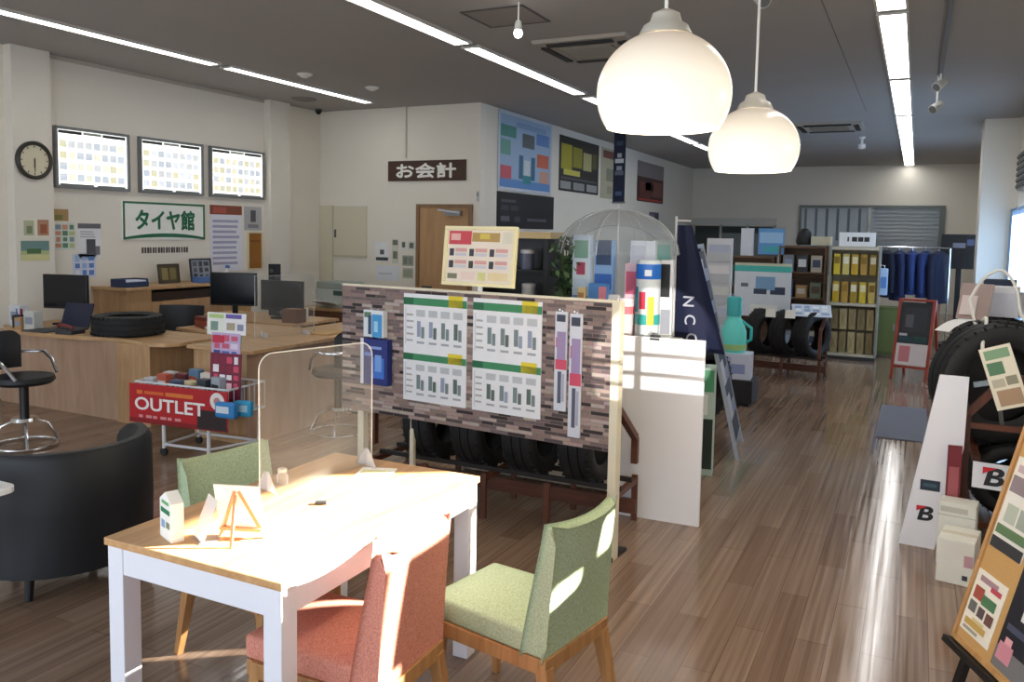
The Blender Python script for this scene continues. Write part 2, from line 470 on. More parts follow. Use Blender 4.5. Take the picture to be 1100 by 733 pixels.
# wooden door in the service wall
d = thing('door_1', 'plain wooden door with a closer arm under the brown sign', None, (-5.97, YS, 0)); d['kind'] = 'structure'
w_ = wood('door_veneer', 'a9825a', 'bb946a', 'Z', .45, 2, 7)
MB().box(-.40, .40, -.03, 0, 0, 2.07).build('door_leaf', w_, d)
fb = MB(); fb.box(-.45, -.40, -.05, 0, 0, 2.12); fb.box(.40, .45, -.05, 0, 0, 2.12); fb.box(-.40, .40, -.05, 0, 2.07, 2.12)
fb.build('door_frame', wood('door_frame_wood', '7b5c3d', '8d6b49', 'Z'), d)
MB().box(.05, .30, -.10, -.03, 1.96, 2.03).bar((.28, -.09, 2.0), (-.02, -.16, 2.04), .02).build('door_closer', STEEL, d)
MB().tube([(.32, -.03, 1.0), (.32, -.08, 1.0), (.2, -.08, 1.0)], .011).build('door_handle', STEEL, d)
# beige flush doors of a service hatch
d = thing('wall_cabinet', 'pale beige flush cupboard doors in the cream service wall', 'cupboard', (-7.9, YS, 0))
cm = C('d3cdb6', .6, var=.02)
MB().box(-.57, -.02, -.025, 0, .55, 2.10).build('door', cm, d, bevel=.004)
MB().box(.0, .60, -.025, 0, 1.36, 2.09).build('door', cm, d, bevel=.004)
MB().box(-.56, -.53, -.035, -.025, 1.08, 1.2).build('latch', DGREY, d)
MB().box(.02, .05, -.035, -.025, 1.62, 1.74).build('latch', DGREY, d)
MB().box(.0, .60, -.03, 0, 1.33, 1.36).build('sill', C('bfb9a2', .6), d)

# grey framed window in the back wall
wn = thing('window_1', 'wide grey framed inner window of the back wall', None, (-1.07, YB, 1.68)); wn['kind'] = 'structure'
pane = C('88939a', .15, var=.12, scale=3); FRM = C('6a7270', .5)
for x0, x1 in ((-1.57, -.03), (.03, 1.57)):
    MB().box(x0, x1, -.02, 0, -.8, .8).build('pane', pane, wn)
fb = MB()
for a in ((-1.62, 1.62, .8, .86), (-1.62, 1.62, -.86, -.8)): fb.box(a[0], a[1], -.06, 0, a[2], a[3])
fb.box(-1.62, -1.57, -.06, 0, -.8, .8); fb.box(1.5, 1.62, -.06, 0, -.8, .8)
fb.build('window_frame', FRM, wn)
MB().box(-.03, .03, -.07, 0, -.8, .8).build('mullion', C('b9bdb8', .5), wn)
bl = MB()
for i in range(9): bl.box(.08, 1.5, -.035, -.022, .78 - .09 * i - .035, .78 - .09 * i)
bl.build('blind', C('87919a', .6), wn)
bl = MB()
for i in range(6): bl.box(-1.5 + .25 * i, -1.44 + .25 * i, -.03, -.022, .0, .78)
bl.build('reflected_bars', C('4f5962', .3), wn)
wn = thing('window_2', 'dark framed inner window under a pale shutter box', None, (-4.3, YB, 0)); wn['kind'] = 'structure'
MB().box(-1.05, 1.05, -.14, 0, 2.03, 2.2).build('shutter_box', C('c3c4bd', .5), wn)
for x0, x1, c_ in ((-1.0, -.36, '3f4647'), (-.3, .32, '727b7b'), (.38, 1.0, '5d6667')):
    MB().box(x0, x1, -.02, 0, .9, 2.0).build('pane', C(c_, .2, var=.15, scale=4), wn)
fb = MB()
for x in (-1.03, -.33, .35, 1.03): fb.box(x - .03, x + .03, -.05, 0, .86, 2.03)
fb.box(-1.0, 1.0, -.05, 0, .84, .9); fb.build('window_frame', C('a5a9a2', .5), wn)
MB().box(-.95, .95, -.03, -.02, 1.82, 1.98).build('dark_blind', C('2e3534', .7), wn)

# curtained windows on the right
def curtain(y0, y1, label):
    t = thing('curtain', label, 'curtain', (XR - .06, (y0 + y1) / 2, 0), 0, 'pale blue curtains of the right windows')
    n = 60; mb = MB(); vs = []; fs = []
    for i in range(n + 1):
        y = (y0 - y1) / 2 + (y1 - y0) * i / n; x = .03 * math.sin(i * 1.05)
        vs += [(x, y, .72), (x * .8, y, 2.2)]
    for i in range(n): fs.append((2 * i, 2 * i + 2, 2 * i + 3, 2 * i + 1))
    m, nt, b = new_mat('pale_blue_voile')
    b.inputs['Base Color'].default_value = lin((.60, .72, .85)) + (1,); b.inputs['Roughness'].default_value = .9
    tr = nt.nodes.new('ShaderNodeBsdfTranslucent'); tr.inputs['Color'].default_value = lin((.55, .68, .85)) + (1,)
    mx = nt.nodes.new('ShaderNodeMixShader'); mx.inputs[0].default_value = .35
    wv = nt.nodes.new('ShaderNodeTexWave'); wv.inputs['Scale'].default_value = 2; wv.bands_direction = 'Y'
    out = nt.nodes['Material Output']
    nt.links.new(b.outputs[0], mx.inputs[1]); nt.links.new(tr.outputs[0], mx.inputs[2]); nt.links.new(mx.outputs[0], out.inputs['Surface'])
    mb.add(vs, fs).build('cloth', m, t, smooth=True)
    MB().tube([(0, (y0 - y1) / 2 - .05, 2.17), (0, (y1 - y0) / 2 + .05, 2.17)], .012).build('rod', CHROME, t)
curtain(10.7, 13.8, 'pale blue curtain in front of the white pillar on the right')
curtain(14.45, 17.4, 'pale blue curtain in the far window beyond the right pillar')
lv = MB(); lv.box(XR - .05, XR, 12.0, 13.5, 2.45, 2.95, C('8c8f90', .6))
for i in range(6): lv.box(XR - .07, XR - .05, 12.05, 13.45, 2.48 + .08 * i, 2.52 + .08 * i, C('55595b', .6))
props(lv.build('vent_grille', DGREY), 'grey louvre grille high on the right wall above the curtain', 'vent')

# ------------------------------------------------------------------ ceiling fittings
TUBE = emit_mat('fluorescent_diffuser', (1.0, 0.985, 0.95), 7.0)
def strip(x, y0, y1, label, w=.15):
    t = thing('strip_light', label, 'ceiling light', (x, (y0 + y1) / 2, ZC), 0, 'recessed strip lights in the ceiling'); h = (y1 - y0) / 2
    MB().box(-w / 2, w / 2, -h + .03, h - .03, -.022, -.008).build('diffuser', TUBE, t)
    fb = MB(); fb.box(-w / 2 - .02, -w / 2, -h, h, -.025, 0); fb.box(w / 2, w / 2 + .02, -h, h, -.025, 0)
    fb.box(-w / 2, w / 2, -h, -h + .03, -.025, 0); fb.box(-w / 2, w / 2, h - .03, h, -.025, 0); fb.box(-w / 2, w / 2, -h, h, -.008, 0)
    fb.build('housing', C('cfcdc8', .5), t)
    return t
NTH = ['nearest', 'second', 'third', 'fourth', 'fifth', 'sixth']
for i in range(6):
    y0 = 4.1 + 2.945 * i
    strip(-.264, y0 + .05, y0 + 2.9, NTH[i] + ' ceiling strip light in the right-hand row towards the back wall', .19)
for i in range(5):
    y0 = [4.0, 6.92, 9.98, 12.95, 15.8][i]; y1 = [6.8, 9.75, 12.8, 15.65, 17.0][i]
    strip(-3.88, y0, y1, NTH[i] + ' ceiling strip light in the middle row behind the pendants', .15)
for i, (a, b) in enumerate(((3.9, 6.66), (6.80, 9.42))):
    strip(-6.85, a, b, ['ceiling strip light of the left row, nearer one', 'ceiling strip light of the left row, ending near the service wall'][i], .13)

def cassette(x, y, w, label, rz=0):
    t = thing('air_conditioner', label, 'air conditioner', (x, y, ZC), rz, 'ceiling cassette air conditioners')
    MB().lathe([(w * .70, 0), (w * .68, -.03), (w * .5, -.045)], 4, None, Matrix.Rotation(PI / 4, 4, 'Z'), cap=True).build('panel', C('a39c92', .6), t)
    g = MB()
    for s in (-1, 1):
        g.box(-w * .34, w * .34, s * w * .405 - .035, s * w * .405 + .035, -.055, -.03)
        g.box(s * w * .405 - .035, s * w * .405 + .035, -w * .34, w * .34, -.055, -.03)
    g.build('air_slot', C('1c1b1b', .6), t)
    gr = MB()
    gr.box(-w * .28, w * .28, -w * .28, w * .28, -.052, -.04)
    for i in range(9): gr.box(-w * .27, w * .27, -w * .27 + w * .06 * i, -w * .27 + w * .06 * i + .015, -.06, -.052)
    gr.build('grille', C('8d867c', .7), t)
cassette(-2.82, 7.42, .92, 'ceiling air conditioner between the middle strip light and the larger pendant')
cassette(-1.33, 13.95, 1.0, 'far ceiling air conditioner just past the smaller pendant')
h = MB()
for a in ((-.26, .26, -.27, -.25), (-.26, .26, .25, .27), (-.28, -.26, -.27, .27), (.26, .28, -.27, .27)): h.box(a[0], a[1], a[2], a[3], -.008, 0)
t = thing('ceiling_hatch', 'square ceiling access hatch with dark edges by the middle strip light', 'hatch', (-3.1, 6.12, ZC))
h.build('edge_trim', C('4c4844', .6), t); MB().box(-.26, .26, -.25, .25, -.005, 0).build('panel', C('8d8680', .85), t)
for x, y, l in ((-6.14, 8.5, 'round white detector on the ceiling, farther of the two near the service wall'), (-6.35, 7.5, 'round white detector on the ceiling, nearer of the two near the service wall')):
    t = thing('smoke_detector', l, 'detector', (x, y, ZC), 0, 'ceiling detectors')
    MB().lathe([(.075, 0), (.075, -.018), (.05, -.03), (.03, -.042), (.001, -.045)], 20).build('cover', WHITE, t, smooth=True)
    MB().lathe([(.09, 0), (.09, -.008), (.07, -.01)], 20).build('base', WHITE, t, smooth=True)
t = thing('ceiling_vent', 'round ceiling vent in the corner above the left strip light', 'vent', (-7.55, 8.9, ZC))
MB().lathe([(.17, 0), (.16, -.02), (.12, -.012), (.10, -.03), (.06, -.02), (.04, -.035), (.001, -.035)], 24).build('louvre', C('7d766d', .6), t, smooth=True)
t = thing('security_camera', 'small black dome camera in the corner of the service wall', 'camera', (-8.0, 9.75, ZC))
MB().lathe([(.05, 0), (.05, -.02)], 18, cap=True).build('mount', DGREY, t)
MB().lathe([(.05, -.02), (.045, -.05), (.025, -.075), (.001, -.082)], 18).build('dome', C('101012', .2), t, smooth=True)
props(MB().tube([(-6.63, YS - .02, 2.78), (-6.63, YS - .02, ZC)], .02).build('conduit', WALLW), 'white cable conduit running up the wall from the brown sign', 'conduit')

# hanging bare spot near the hatch
t = thing('bulb_lamp', 'small glowing bulb hanging below the ceiling hatch', 'lamp', (-2.82, 5.78, ZC))
MB().tube([(0, 0, 0), (0, 0, -.16)], .006).build('stem', WHITE, t)
MB().lathe([(.02, -.14), (.028, -.17), (.03, -.21)], 14).build('socket', WHITE, t, smooth=True)
MB().sphere((0, 0, -.235), .033).build('bulb', emit_mat('cool_bulb', (1, .99, .96), 12), t, smooth=True)

def spot_head(t, x, y, z, aim):
    h = MB(); a = Vector((x, y, z)); d_ = Vector(aim).normalized()
    h.tube([a - d_ * .07, a + d_ * .07], [.038, .05], n=14)
    s = h.build('spot_head', C('cfcfcc', .4), t, smooth=True)
    MB().tube([a + d_ * .068, a + d_ * .075], .042, n=14).build('lamp_face', C('5f6062', .3), s)
    MB().tube([(x, y, z), (x, y, -.02)], .01).build('stem', WHITE, t)
t = thing('track_light', 'ceiling light track with two white spot heads near the right strip lights', 'track light', (.13, 8.0, ZC))
MB().box(-.02, .02, -2.6, 2.0, -.03, 0).build('track', C('6d6d6d', .5), t)
spot_head(t, 0, 1.75, -.14, (-.5, -.6, -.5)); spot_head(t, -.02, 1.95, -.34, (-.4, -.5, -.4))
t = thing('track_spot', 'cylindrical white spot head cut by the top edge between the pendants', 'spotlight', (-1.05, 5.9, ZC))
MB().box(-.05, .05, -.06, .06, -.03, 0).build('mount', WHITE, t)
spot_head(t, 0, 0, -.12, (.5, -.5, -.55))
t = thing('sensor', 'small white ceiling sensor hanging by the far air conditioner', 'sensor', (-.95, 15.6, ZC))
MB().lathe([(.05, 0), (.05, -.03), (.02, -.04), (.02, -.12), (.06, -.13), (.06, -.2), (.001, -.22)], 16).build('body', WHITE, t, smooth=True)
t = thing('sensor', 'small white ceiling sensor left of the larger pendant cord', 'sensor', (-2.05, 5.4, ZC))
MB().lathe([(.03, 0), (.03, -.03), (.012, -.04), (.012, -.05), (.022, -.055), (.022, -.1), (.001, -.11)], 14).build('body', WHITE, t, smooth=True)
props(MB().box(-.73, -.725, 3.5, 12.5, -.004, 0).build('ceiling_joint', C('7b7774', .9), loc=(0, 0, ZC)), 'thin joint line running along the ceiling between pendant and right lights', 'joint')

# pendant lamps
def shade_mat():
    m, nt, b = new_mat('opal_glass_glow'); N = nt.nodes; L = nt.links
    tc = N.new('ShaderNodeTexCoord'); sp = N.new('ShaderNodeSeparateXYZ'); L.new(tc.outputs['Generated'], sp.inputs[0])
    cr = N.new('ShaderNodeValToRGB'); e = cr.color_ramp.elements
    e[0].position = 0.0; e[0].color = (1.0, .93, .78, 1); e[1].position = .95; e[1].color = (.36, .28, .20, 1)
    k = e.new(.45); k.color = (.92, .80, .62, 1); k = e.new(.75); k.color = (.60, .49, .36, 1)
    L.new(sp.outputs['Z'], cr.inputs['Fac']); L.new(cr.outputs['Color'], b.inputs['Emission Color'])  # bulb's glow put into the emission, bright at the rim, dim on top
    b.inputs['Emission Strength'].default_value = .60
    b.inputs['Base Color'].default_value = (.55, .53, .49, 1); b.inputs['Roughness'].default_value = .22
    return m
SHADE = shade_mat()
def pendant(x, y, zb, D, label):
    t = thing('pendant_lamp', label, 'pendant lamp', (x, y, zb), 0, 'white dome pendant lamps')
    R_ = D / 2; H = D * .70
    prof = []
    for i in range(22):       # truncated sphere, widest a little above the rim
        a = -RAD(33) + (RAD(33) + RAD(80)) * i / 21
        prof.append((R_ * math.cos(a), R_ * .93 * (math.sin(a) + math.sin(RAD(33)))))
    top = prof[-1][1]
    inner = [(max(.01, r - .006), z_) for r, z_ in reversed(prof)]
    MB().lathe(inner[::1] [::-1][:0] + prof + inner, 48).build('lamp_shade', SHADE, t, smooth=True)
    MB().lathe([(.085 * D / .42, top - .012), (.07 * D / .42, top + .018), (.05, top + .03), (.042, top + .055), (.012, top + .07)], 24).build('cap', C('d8d2c4', .4), t, smooth=True)
    MB().tube([(0, 0, top + .06), (0, 0, ZC - zb - .03)], .006).build('cord', WHITE, t)
    MB().lathe([(.05, ZC - zb - .03), (.055, ZC - zb)], 20, cap=True).build('ceiling_rose', WHITE, t, smooth=True)
    MB().sphere((0, 0, H * .42), .055).build('bulb', emit_mat('warm_bulb', (1, .86, .62), 22), t, smooth=True)
    MB().lathe([(.001, .05), (R_ * .80, .05)], 40).build('diffuser', emit_mat('warm_diffuser', (1, .9, .72), 2.2), t)
    return t
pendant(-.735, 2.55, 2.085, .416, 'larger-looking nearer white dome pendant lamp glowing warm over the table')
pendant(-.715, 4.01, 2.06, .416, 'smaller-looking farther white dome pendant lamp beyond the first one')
# ------------------------------------------------------------------ dining table and chairs in front
TX0, TX1, TY0, TY1 = -2.304, -1.564, 1.7435, 2.9235
TOPW = wood('light_oak_top', 'b98a58', 'd3a674', 'Y', .38, 2.2, 10)
TW = C('e6e6ee', .4, var=.015)
t = thing('dining_table', 'white legged dining table with a light wood top, lit by the sun', 'table', ((TX0 + TX1) / 2, (TY0 + TY1) / 2, 0))
hx, hy = (TX1 - TX0) / 2, (TY1 - TY0) / 2
MB().box(-hx, hx, -hy, hy, .725, .75).build('tabletop', TOPW, t, bevel=.003)
a = .022
ap = MB()
ap.box(-hx + a, hx - a, -hy + .012, -hy + .034, .635, .725); ap.box(-hx + a, hx - a, hy - .034, hy - .012, .635, .725)
ap.box(-hx + .012, -hx + .034, -hy + .034, hy - .034, .635, .725); ap.box(hx - .034, hx - .012, -hy + .034, hy - .034, .635, .725)
ap.build('apron', TW, t, bevel=.002)
for sx in (-1, 1):
    for sy in (-1, 1):
        x = sx * (hx - .008); y = sy * (hy - .008)
        MB().box(min(x, x - sx * .068), max(x, x - sx * .068), min(y, y - sy * .068), max(y, y - sy * .068), 0, .725).build('leg', TW, t, bevel=.003)

def make_chair(label, loc, rz, fab, group='upholstered chairs around the table'):
    t = thing('dining_chair', label, 'chair', (*loc, 0), rz, group)
    W = .405
    # seat cushion: domed slab
    mb = MB(); n = 8
    def top(u, v): return .445 + .02 * (1 - abs(u) ** 3) * (1 - abs(v) ** 3)
    vs = []; fs = []
    for j in range(n + 1):
        for i in range(n + 1):
            u = -1 + 2 * i / n; v = -1 + 2 * j / n
            x = u * (W / 2) * (1 - .03 * (1 + v)); y = -.21 + (v + 1) / 2 * .47
            vs.append((x, y, top(u, v)))
    k = len(vs)
    vs += [(x, y, .368) for x, y, z in vs]
    for j in range(n):
        for i in range(n):
            q = j * (n + 1) + i
            fs += [(q, q + 1, q + n + 2, q + n + 1), (k + q + n + 1, k + q + n + 2, k + q + 1, k + q)]
    ring = [i for i in range(n + 1)] + [j * (n + 1) + n for j in range(1, n + 1)] + [n * (n + 1) + i for i in range(n - 1, -1, -1)] + [j * (n + 1) for j in range(n - 1, 0, -1)]
    for i in range(len(ring)):
        p, q = ring[i], ring[(i + 1) % len(ring)]
        fs.append((p, k + p, k + q, q))
    mb.add(vs, fs).build('seat', fab, t, smooth=True, bevel=.012, seg=3)
    # backrest: curved upholstered panel down to the frame
    mb = MB(); n = 8; m = 10; vs = []; fs = []
    def pt(i, j, side):
        u = -1 + 2 * i / n; z = .368 + (.80 - .368) * j / m
        f_ = (z - .368) / .432
        th = .085 - .055 * f_
        y = -.20 - .03 * f_ ** 1.3 - .025 * (1 - u * u) * f_
        ww = W / 2 * (1.0 - .02 * f_)
        zt = z + (.012 * (u * u) if j == m else 0)
        return (u * ww, y - .045 + (th if side else 0), zt)
    for side in (0, 1):
        for j in range(m + 1):
            for i in range(n + 1): vs.append(pt(i, j, side))
    k = (n + 1) * (m + 1)
    for j in range(m):
        for i in range(n):
            q = j * (n + 1) + i
            fs += [(q, q + 1, q + n + 2, q + n + 1), (k + q + n + 1, k + q + n + 2, k + q + 1, k + q)]
    ring = [i for i in range(n + 1)] + [j * (n + 1) + n for j in range(1, m + 1)] + [m * (n + 1) + i for i in range(n - 1, -1, -1)] + [j * (n + 1) for j in range(m - 1, 0, -1)]
    for i in range(len(ring)):
        p, q = ring[i], ring[(i + 1) % len(ring)]
        fs.append((q, k + q, k + p, p))
    mb.add(vs, fs).build('backrest', fab, t, smooth=True, bevel=.012, seg=3)
    fr = MB(); h0, h1 = .315, .368
    fr.box(-W / 2, W / 2, -.255, -.228, h0, h1); fr.box(-W / 2 + .01, W / 2 - .01, .225, .25, h0, h1)
    for s in (-1, 1): fr.box(min(s * W / 2, s * (W / 2 - .025)), max(s * W / 2, s * (W / 2 - .025)), -.228, .225, h0, h1)
    fr.build('seat_frame', OAKLEG, t, bevel=.003)
    for sx in (-1, 1):
        MB().bar((sx * .172, .22, .33), (sx * .182, .235, 0), .042, .042, None, (0, 1, 0), .026, .026).build('leg', OAKLEG, t, bevel=.003)
        MB().bar((sx * .178, -.235, .33), (sx * .198, -.30, 0), .046, .046, None, (0, 1, 0), .028, .028).build('leg', OAKLEG, t, bevel=.003)
    return t
GFAB = fabric('sage_green_weave', '9bab8a', 'b6c6a6'); PFAB = fabric('salmon_pink_weave', 'c27a69', 'd89583')
make_chair('salmon pink upholstered chair pushed under the sunny long side of the table', (-1.625, 2.12), RAD(91.5), PFAB)
make_chair('sage green upholstered chair with its back to the walkway, behind the pink one', (-1.225, 2.60), RAD(79.6), GFAB)
make_chair('sage green upholstered chair on the far side of the table, partly hidden', (-2.315, 2.48), RAD(-99.8), GFAB)

# acrylic partition standing on the table
ACR = clear_mat('clear_acrylic', (.97, .98, .985), .035)
t = thing('acrylic_partition', 'clear acrylic partition with rounded corners standing on the dining table', 'partition', (-2.12, 2.585, .75), RAD(75.0))
w_, h_, r_ = .27, .53, .06
poly = [(-w_, 0.0), (w_, 0.0)] + [(w_ - r_ + r_ * math.cos(q), h_ - r_ + r_ * math.sin(q)) for q in [PI / 2 * i / 6 for i in range(7)]] + [(-w_ + r_ + r_ * math.cos(q), h_ - r_ + r_ * math.sin(q)) for q in [PI / 2 + PI / 2 * i / 6 for i in range(7)]]
MX = Matrix.Rotation(PI / 2, 4, 'X')
MB().prism(poly, -.002, .002, None, MX).build('sheet', ACR, t)
edge = MB(); pts = [(x, 0, z) for x, z in poly[1:]] + [(-w_, 0, 0)]
edge.tube(pts, .0025, n=6).build('polished_edge', C('e6eaea', .3, alpha=.75), t)
for x in (-.24, .24):
    f = MB(); f.prism([(-.065, 0), (.065, 0), (.012, .075), (-.012, .075)], -.004, .004, None, Matrix.Translation((x, 0, 0)) @ Matrix.Rotation(PI / 2, 4, 'Z') @ MX)
    f.build('foot', clear_mat('frosted_acrylic', (.97, .95, .96), .2), t)

ZT = .75
# house shaped card on the table
t = thing('house_card', 'small white house-shaped card with a green band on the table corner', 'card', (-2.11, 1.845, ZT), RAD(-22))
MB().prism([(-.05, 0), (.05, 0), (.05, .125), (0, .155), (-.05, .125)], -.02, .02, None, MX).build('body', PAPER, t)
pr = MB(); pr.box(-.038, .038, -.0215, -.02, .085, .10, GREEN); pr.box(-.034, -.006, -.0215, -.02, .035, .06, C('8ba6c8', .7)); pr.box(.008, .036, -.0215, -.02, .04, .06, C('7f8a70', .7))
pr.box(-.03, .03, -.0215, -.02, .115, .125, LEAFY); pr.build('print', GREEN, t)
# clear card holder beside it
t = thing('card_holder', 'clear acrylic card holder just right of the house-shaped card', 'card holder', (-2.015, 1.89, ZT), RAD(-28))
MB().bar((0, -.02, .002), (0, .03, .13), .10, .004, None, (0, 1, .2)).build('sheet', clear_mat('holder_acrylic', (.97, .95, .93), .22), t)
MB().box(-.05, .05, -.03, .04, 0, .004).build('base', clear_mat('holder_acrylic', (.97, .95, .93), .22), t)
# mini easel with a picture
t = thing('tabletop_easel', 'little wooden easel seen from behind holding a card on the table', 'easel', (-1.905, 1.92, ZT), RAD(200))
SW = C('cf9a6d', .6)
MB().bar((-.005, .055, 0), (0, .01, .155), .009, .009).build('rear_leg', SW, t)
for s in (-1, 1): MB().bar((s * .075, -.045, 0), (s * .006, .0, .165), .010, .010).build('leg', SW, t)
MB().box(-.07, .07, -.052, -.022, .026, .036).build('ledge', SW, t)
c = MB(); c.bar((0, -.037, .038), (0, .004, .185), .15, .005, PAPER, (0, -1, .28))
card = c.build('picture_card', C('efe6e4', .7), None)
card.matrix_world = t.matrix_basis
M = Matrix.Translation((-1.905, 1.92, ZT)) @ Matrix.Rotation(RAD(200), 4, 'Z')
card.matrix_world = M
props(card, 'white picture card leaning on the little wooden easel', 'card')
# papers lying on the table
def paper(x, y, rz, w, h, label, marks, z=ZT, name='leaflet', group=None):
    return board(name, label, 'leaflet', (x, y, z), (math.cos(rz), math.sin(rz), 0), (-math.sin(rz), math.cos(rz), 0), w, h, PAPER, marks, th=.0015, group=group)
mk = []; INK2 = C('050505', .9, spec=0.0)
for i in range(4): mk += [(.14 + .2 * i, .50 - .06 * i, .165 + .2 * i, .64 - .06 * i, INK2), (.14 + .2 * i, .67 - .06 * i, .165 + .2 * i, .74 - .06 * i, INK2), (.14 + .2 * i, .77 - .06 * i, .165 + .2 * i, .92 - .08 * i, INK2)]
paper(-1.79, 2.50, RAD(5), .21, .297, 'white sheet with rows of print on the bright table', mk)
paper(-1.95, 2.72, RAD(20), .15, .21, 'pale yellow leaflet lying under the partition', [(.1, .5, .9, .8, C('e8e3b0', .7)), (.1, .2, .6, .3, C('c9cba0', .7))])
props(MB().box(-.022, .022, -.011, .011, 0, .012).build('eraser', C('34383c', .5), bevel=.003, loc=(-1.905, 2.335, ZT), rot=(0, 0, .5)), 'tiny dark eraser in the middle of the bright table', 'eraser')
t = thing('glass_jar', 'tiny clear jar by the foot of the partition', 'jar', (-2.19, 2.45, ZT))
MB().lathe([(.001, 0), (.022, 0), (.024, .03), (.018, .045), (.016, .05)], 18).build('body', clear_mat('jar_glass', (.97, .95, .94), .25), t, smooth=True)
MB().lathe([(.018, .05), (.018, .062), (.001, .064)], 18).build('lid', C('eadfd6', .4), t, smooth=True)

# black tub armchair at the left
BLK = C('0d1017', .5, var=.12, scale=30, bump=.12)
t = thing('tub_armchair', 'black leather tub armchair turned away from the camera', 'armchair', (-3.75, 2.61, 0), RAD(155))
def arc_wall(ro, ri, z0, z1, a0, a1, n=36):
    mb = MB(); vs = []; fs = []
    for i in range(n + 1):
        q = a0 + (a1 - a0) * i / n; e = min(i, n - i) / 3.0; dz = 0 if e >= 1 else -(1 - e) ** 2 * .05
        for r, z in ((ri, z0), (ro, z0), (ro + .005, (z0 + z1) / 2), (ro, z1 - .03 + dz), (ro - .02, z1 + dz), (ri + .02, z1 + dz), (ri, z1 - .03 + dz)):
            vs.append((r * math.cos(q), r * math.sin(q), z))
    k = 7
    for i in range(n):
        for j in range(k): fs.append((i * k + j, i * k + (j + 1) % k, (i + 1) * k + (j + 1) % k, (i + 1) * k + j))
    fs.append(tuple(range(k - 1, -1, -1))); fs.append(tuple(n * k + j for j in range(k)))
    return mb.add(vs, fs)
arc_wall(.415, .335, .15, .715, RAD(62), RAD(298)).build('backrest', BLK, t, smooth=True)
MB().lathe([(.001, .15), (.33, .15), (.335, .36), (.31, .405), (.2, .42), (.001, .425)], 40).build('seat', BLK, t, smooth=True)
for q in (40, 140, 220, 320):
    MB().tube([(.27 * math.cos(RAD(q)), .27 * math.sin(RAD(q)), .16), (.29 * math.cos(RAD(q)), .29 * math.sin(RAD(q)), 0)], [.024, .018], n=12).build('leg', C('0c0c0e', .5), t)
# white table at the frame edge
t = thing('side_table', 'corner of a white tabletop at the left edge before the black armchair', 'table', (-3.53, 1.72, 0))
r = .05; pl = []
for cx, cy, q0 in ((.39 - r, .29 - r, 0), (-.39 + r, .29 - r, 90), (-.39 + r, -.29 + r, 180), (.39 - r, -.29 + r, 270)):
    for i in range(6): q = RAD(q0 + 18 * i); pl.append((cx + r * math.cos(q), cy + r * math.sin(q)))
MB().prism(pl, .695, .72).build('tabletop', C('f0f1f2', .3), t, bevel=.004)
MB().tube([(0, 0, .02), (0, 0, .695)], .035, n=16).build('post', CHROME, t)
MB().lathe([(.24, 0), (.235, .012), (.05, .028), (.036, .03)], 32, cap=True).build('base', CHROME, t, smooth=True)

# ------------------------------------------------------------------ stone-print display board
BA = Matrix.Translation((-2.37, 4.22, 0)) @ Matrix.Rotation(RAD(-5.2), 4, 'Z')   # local x along the board, face -y
def on_board(x, z, y=-.0): return BA @ Vector((x, y, z))
BU = BA.to_3x3() @ Vector((1, 0, 0)); BV = Vector((0, 0, 1))
t = thing('display_board', 'wide display board printed with stacked stone on cream posts', 'display board'); t.matrix_world = BA
MB().box(-.955, .95, -.02, .02, .588, 1.39).build('stone_panel', stone_mat(), t)
POST = C('e4dcc4', .5)
MB().box(.952, 1.0, -.03, .03, 0, 1.40).build('post', POST, t, bevel=.003)
MB().box(-.86, -.81, .022, .07, 0, 1.36).build('post', POST, t, bevel=.003)
MB().box(-.43, -.40, .022, .05, 0, 1.36).build('post', POST, t, bevel=.003)
MB().box(-.955, .952, -.024, .024, 1.39, 1.402).build('top_rail', POST, t)
for x, l in ((.976, .3), (-.835, .3)): MB().box(x - .022, x + .022, -l / 2, l / 2, 0, .02).build('foot', C('2e2c2a', .5), t)

def product_poster(cx, cz, w, h, label):
    P1 = C('ecedf0', .6); G1 = C('7b8a8c', .7); G2 = C('9aa2b8', .7); G3 = C('5f6f68', .7)
    mk = [(0, .80, 1, .93, C('3c8a5c', .6)), (.0, .80, .16, .93, C('1e6842', .6)), (.17, .84, .40, .90, C('dfe9df', .6)), (.72, .80, .94, 1.0, YELLOW)]
    for i in range(4):
        x0 = .20 + .195 * i
        mk += [(x0 + .01, .60, x0 + .15, .72, C('c0c4c8', .7)), (x0 + .02, .24, x0 + .08, .52, random.choice([G1, G2, G3])), (x0 + .09, .22, x0 + .14, .42, random.choice([G1, G2, G3])), (x0 + .02, .12, x0 + .14, .16, C('a9abb3', .7))]
    mk += [(.03, .1, .04, .75, C('c3c6cc', .7))] + lines(.05, .17, .15, .72, 5, C('b5b2b0', .7), .3)
    c = on_board(cx, cz, -.02)
    return board('product_poster', label, 'poster', c, BU, BV, w, h, P1, mk, th=.004, group='product posters on the stone board')
# boards hang in two columns of two
product_poster(-.21, 1.195, .47, .345, 'upper left white and green product poster on the stone board')
product_poster(-.21, .865, .47, .315, 'lower left white and green product poster on the stone board')
product_poster(.30, 1.195, .46, .345, 'upper right white and green product poster on the stone board')
product_poster(.30, .865, .46, .315, 'lower right white and green product poster on the stone board')

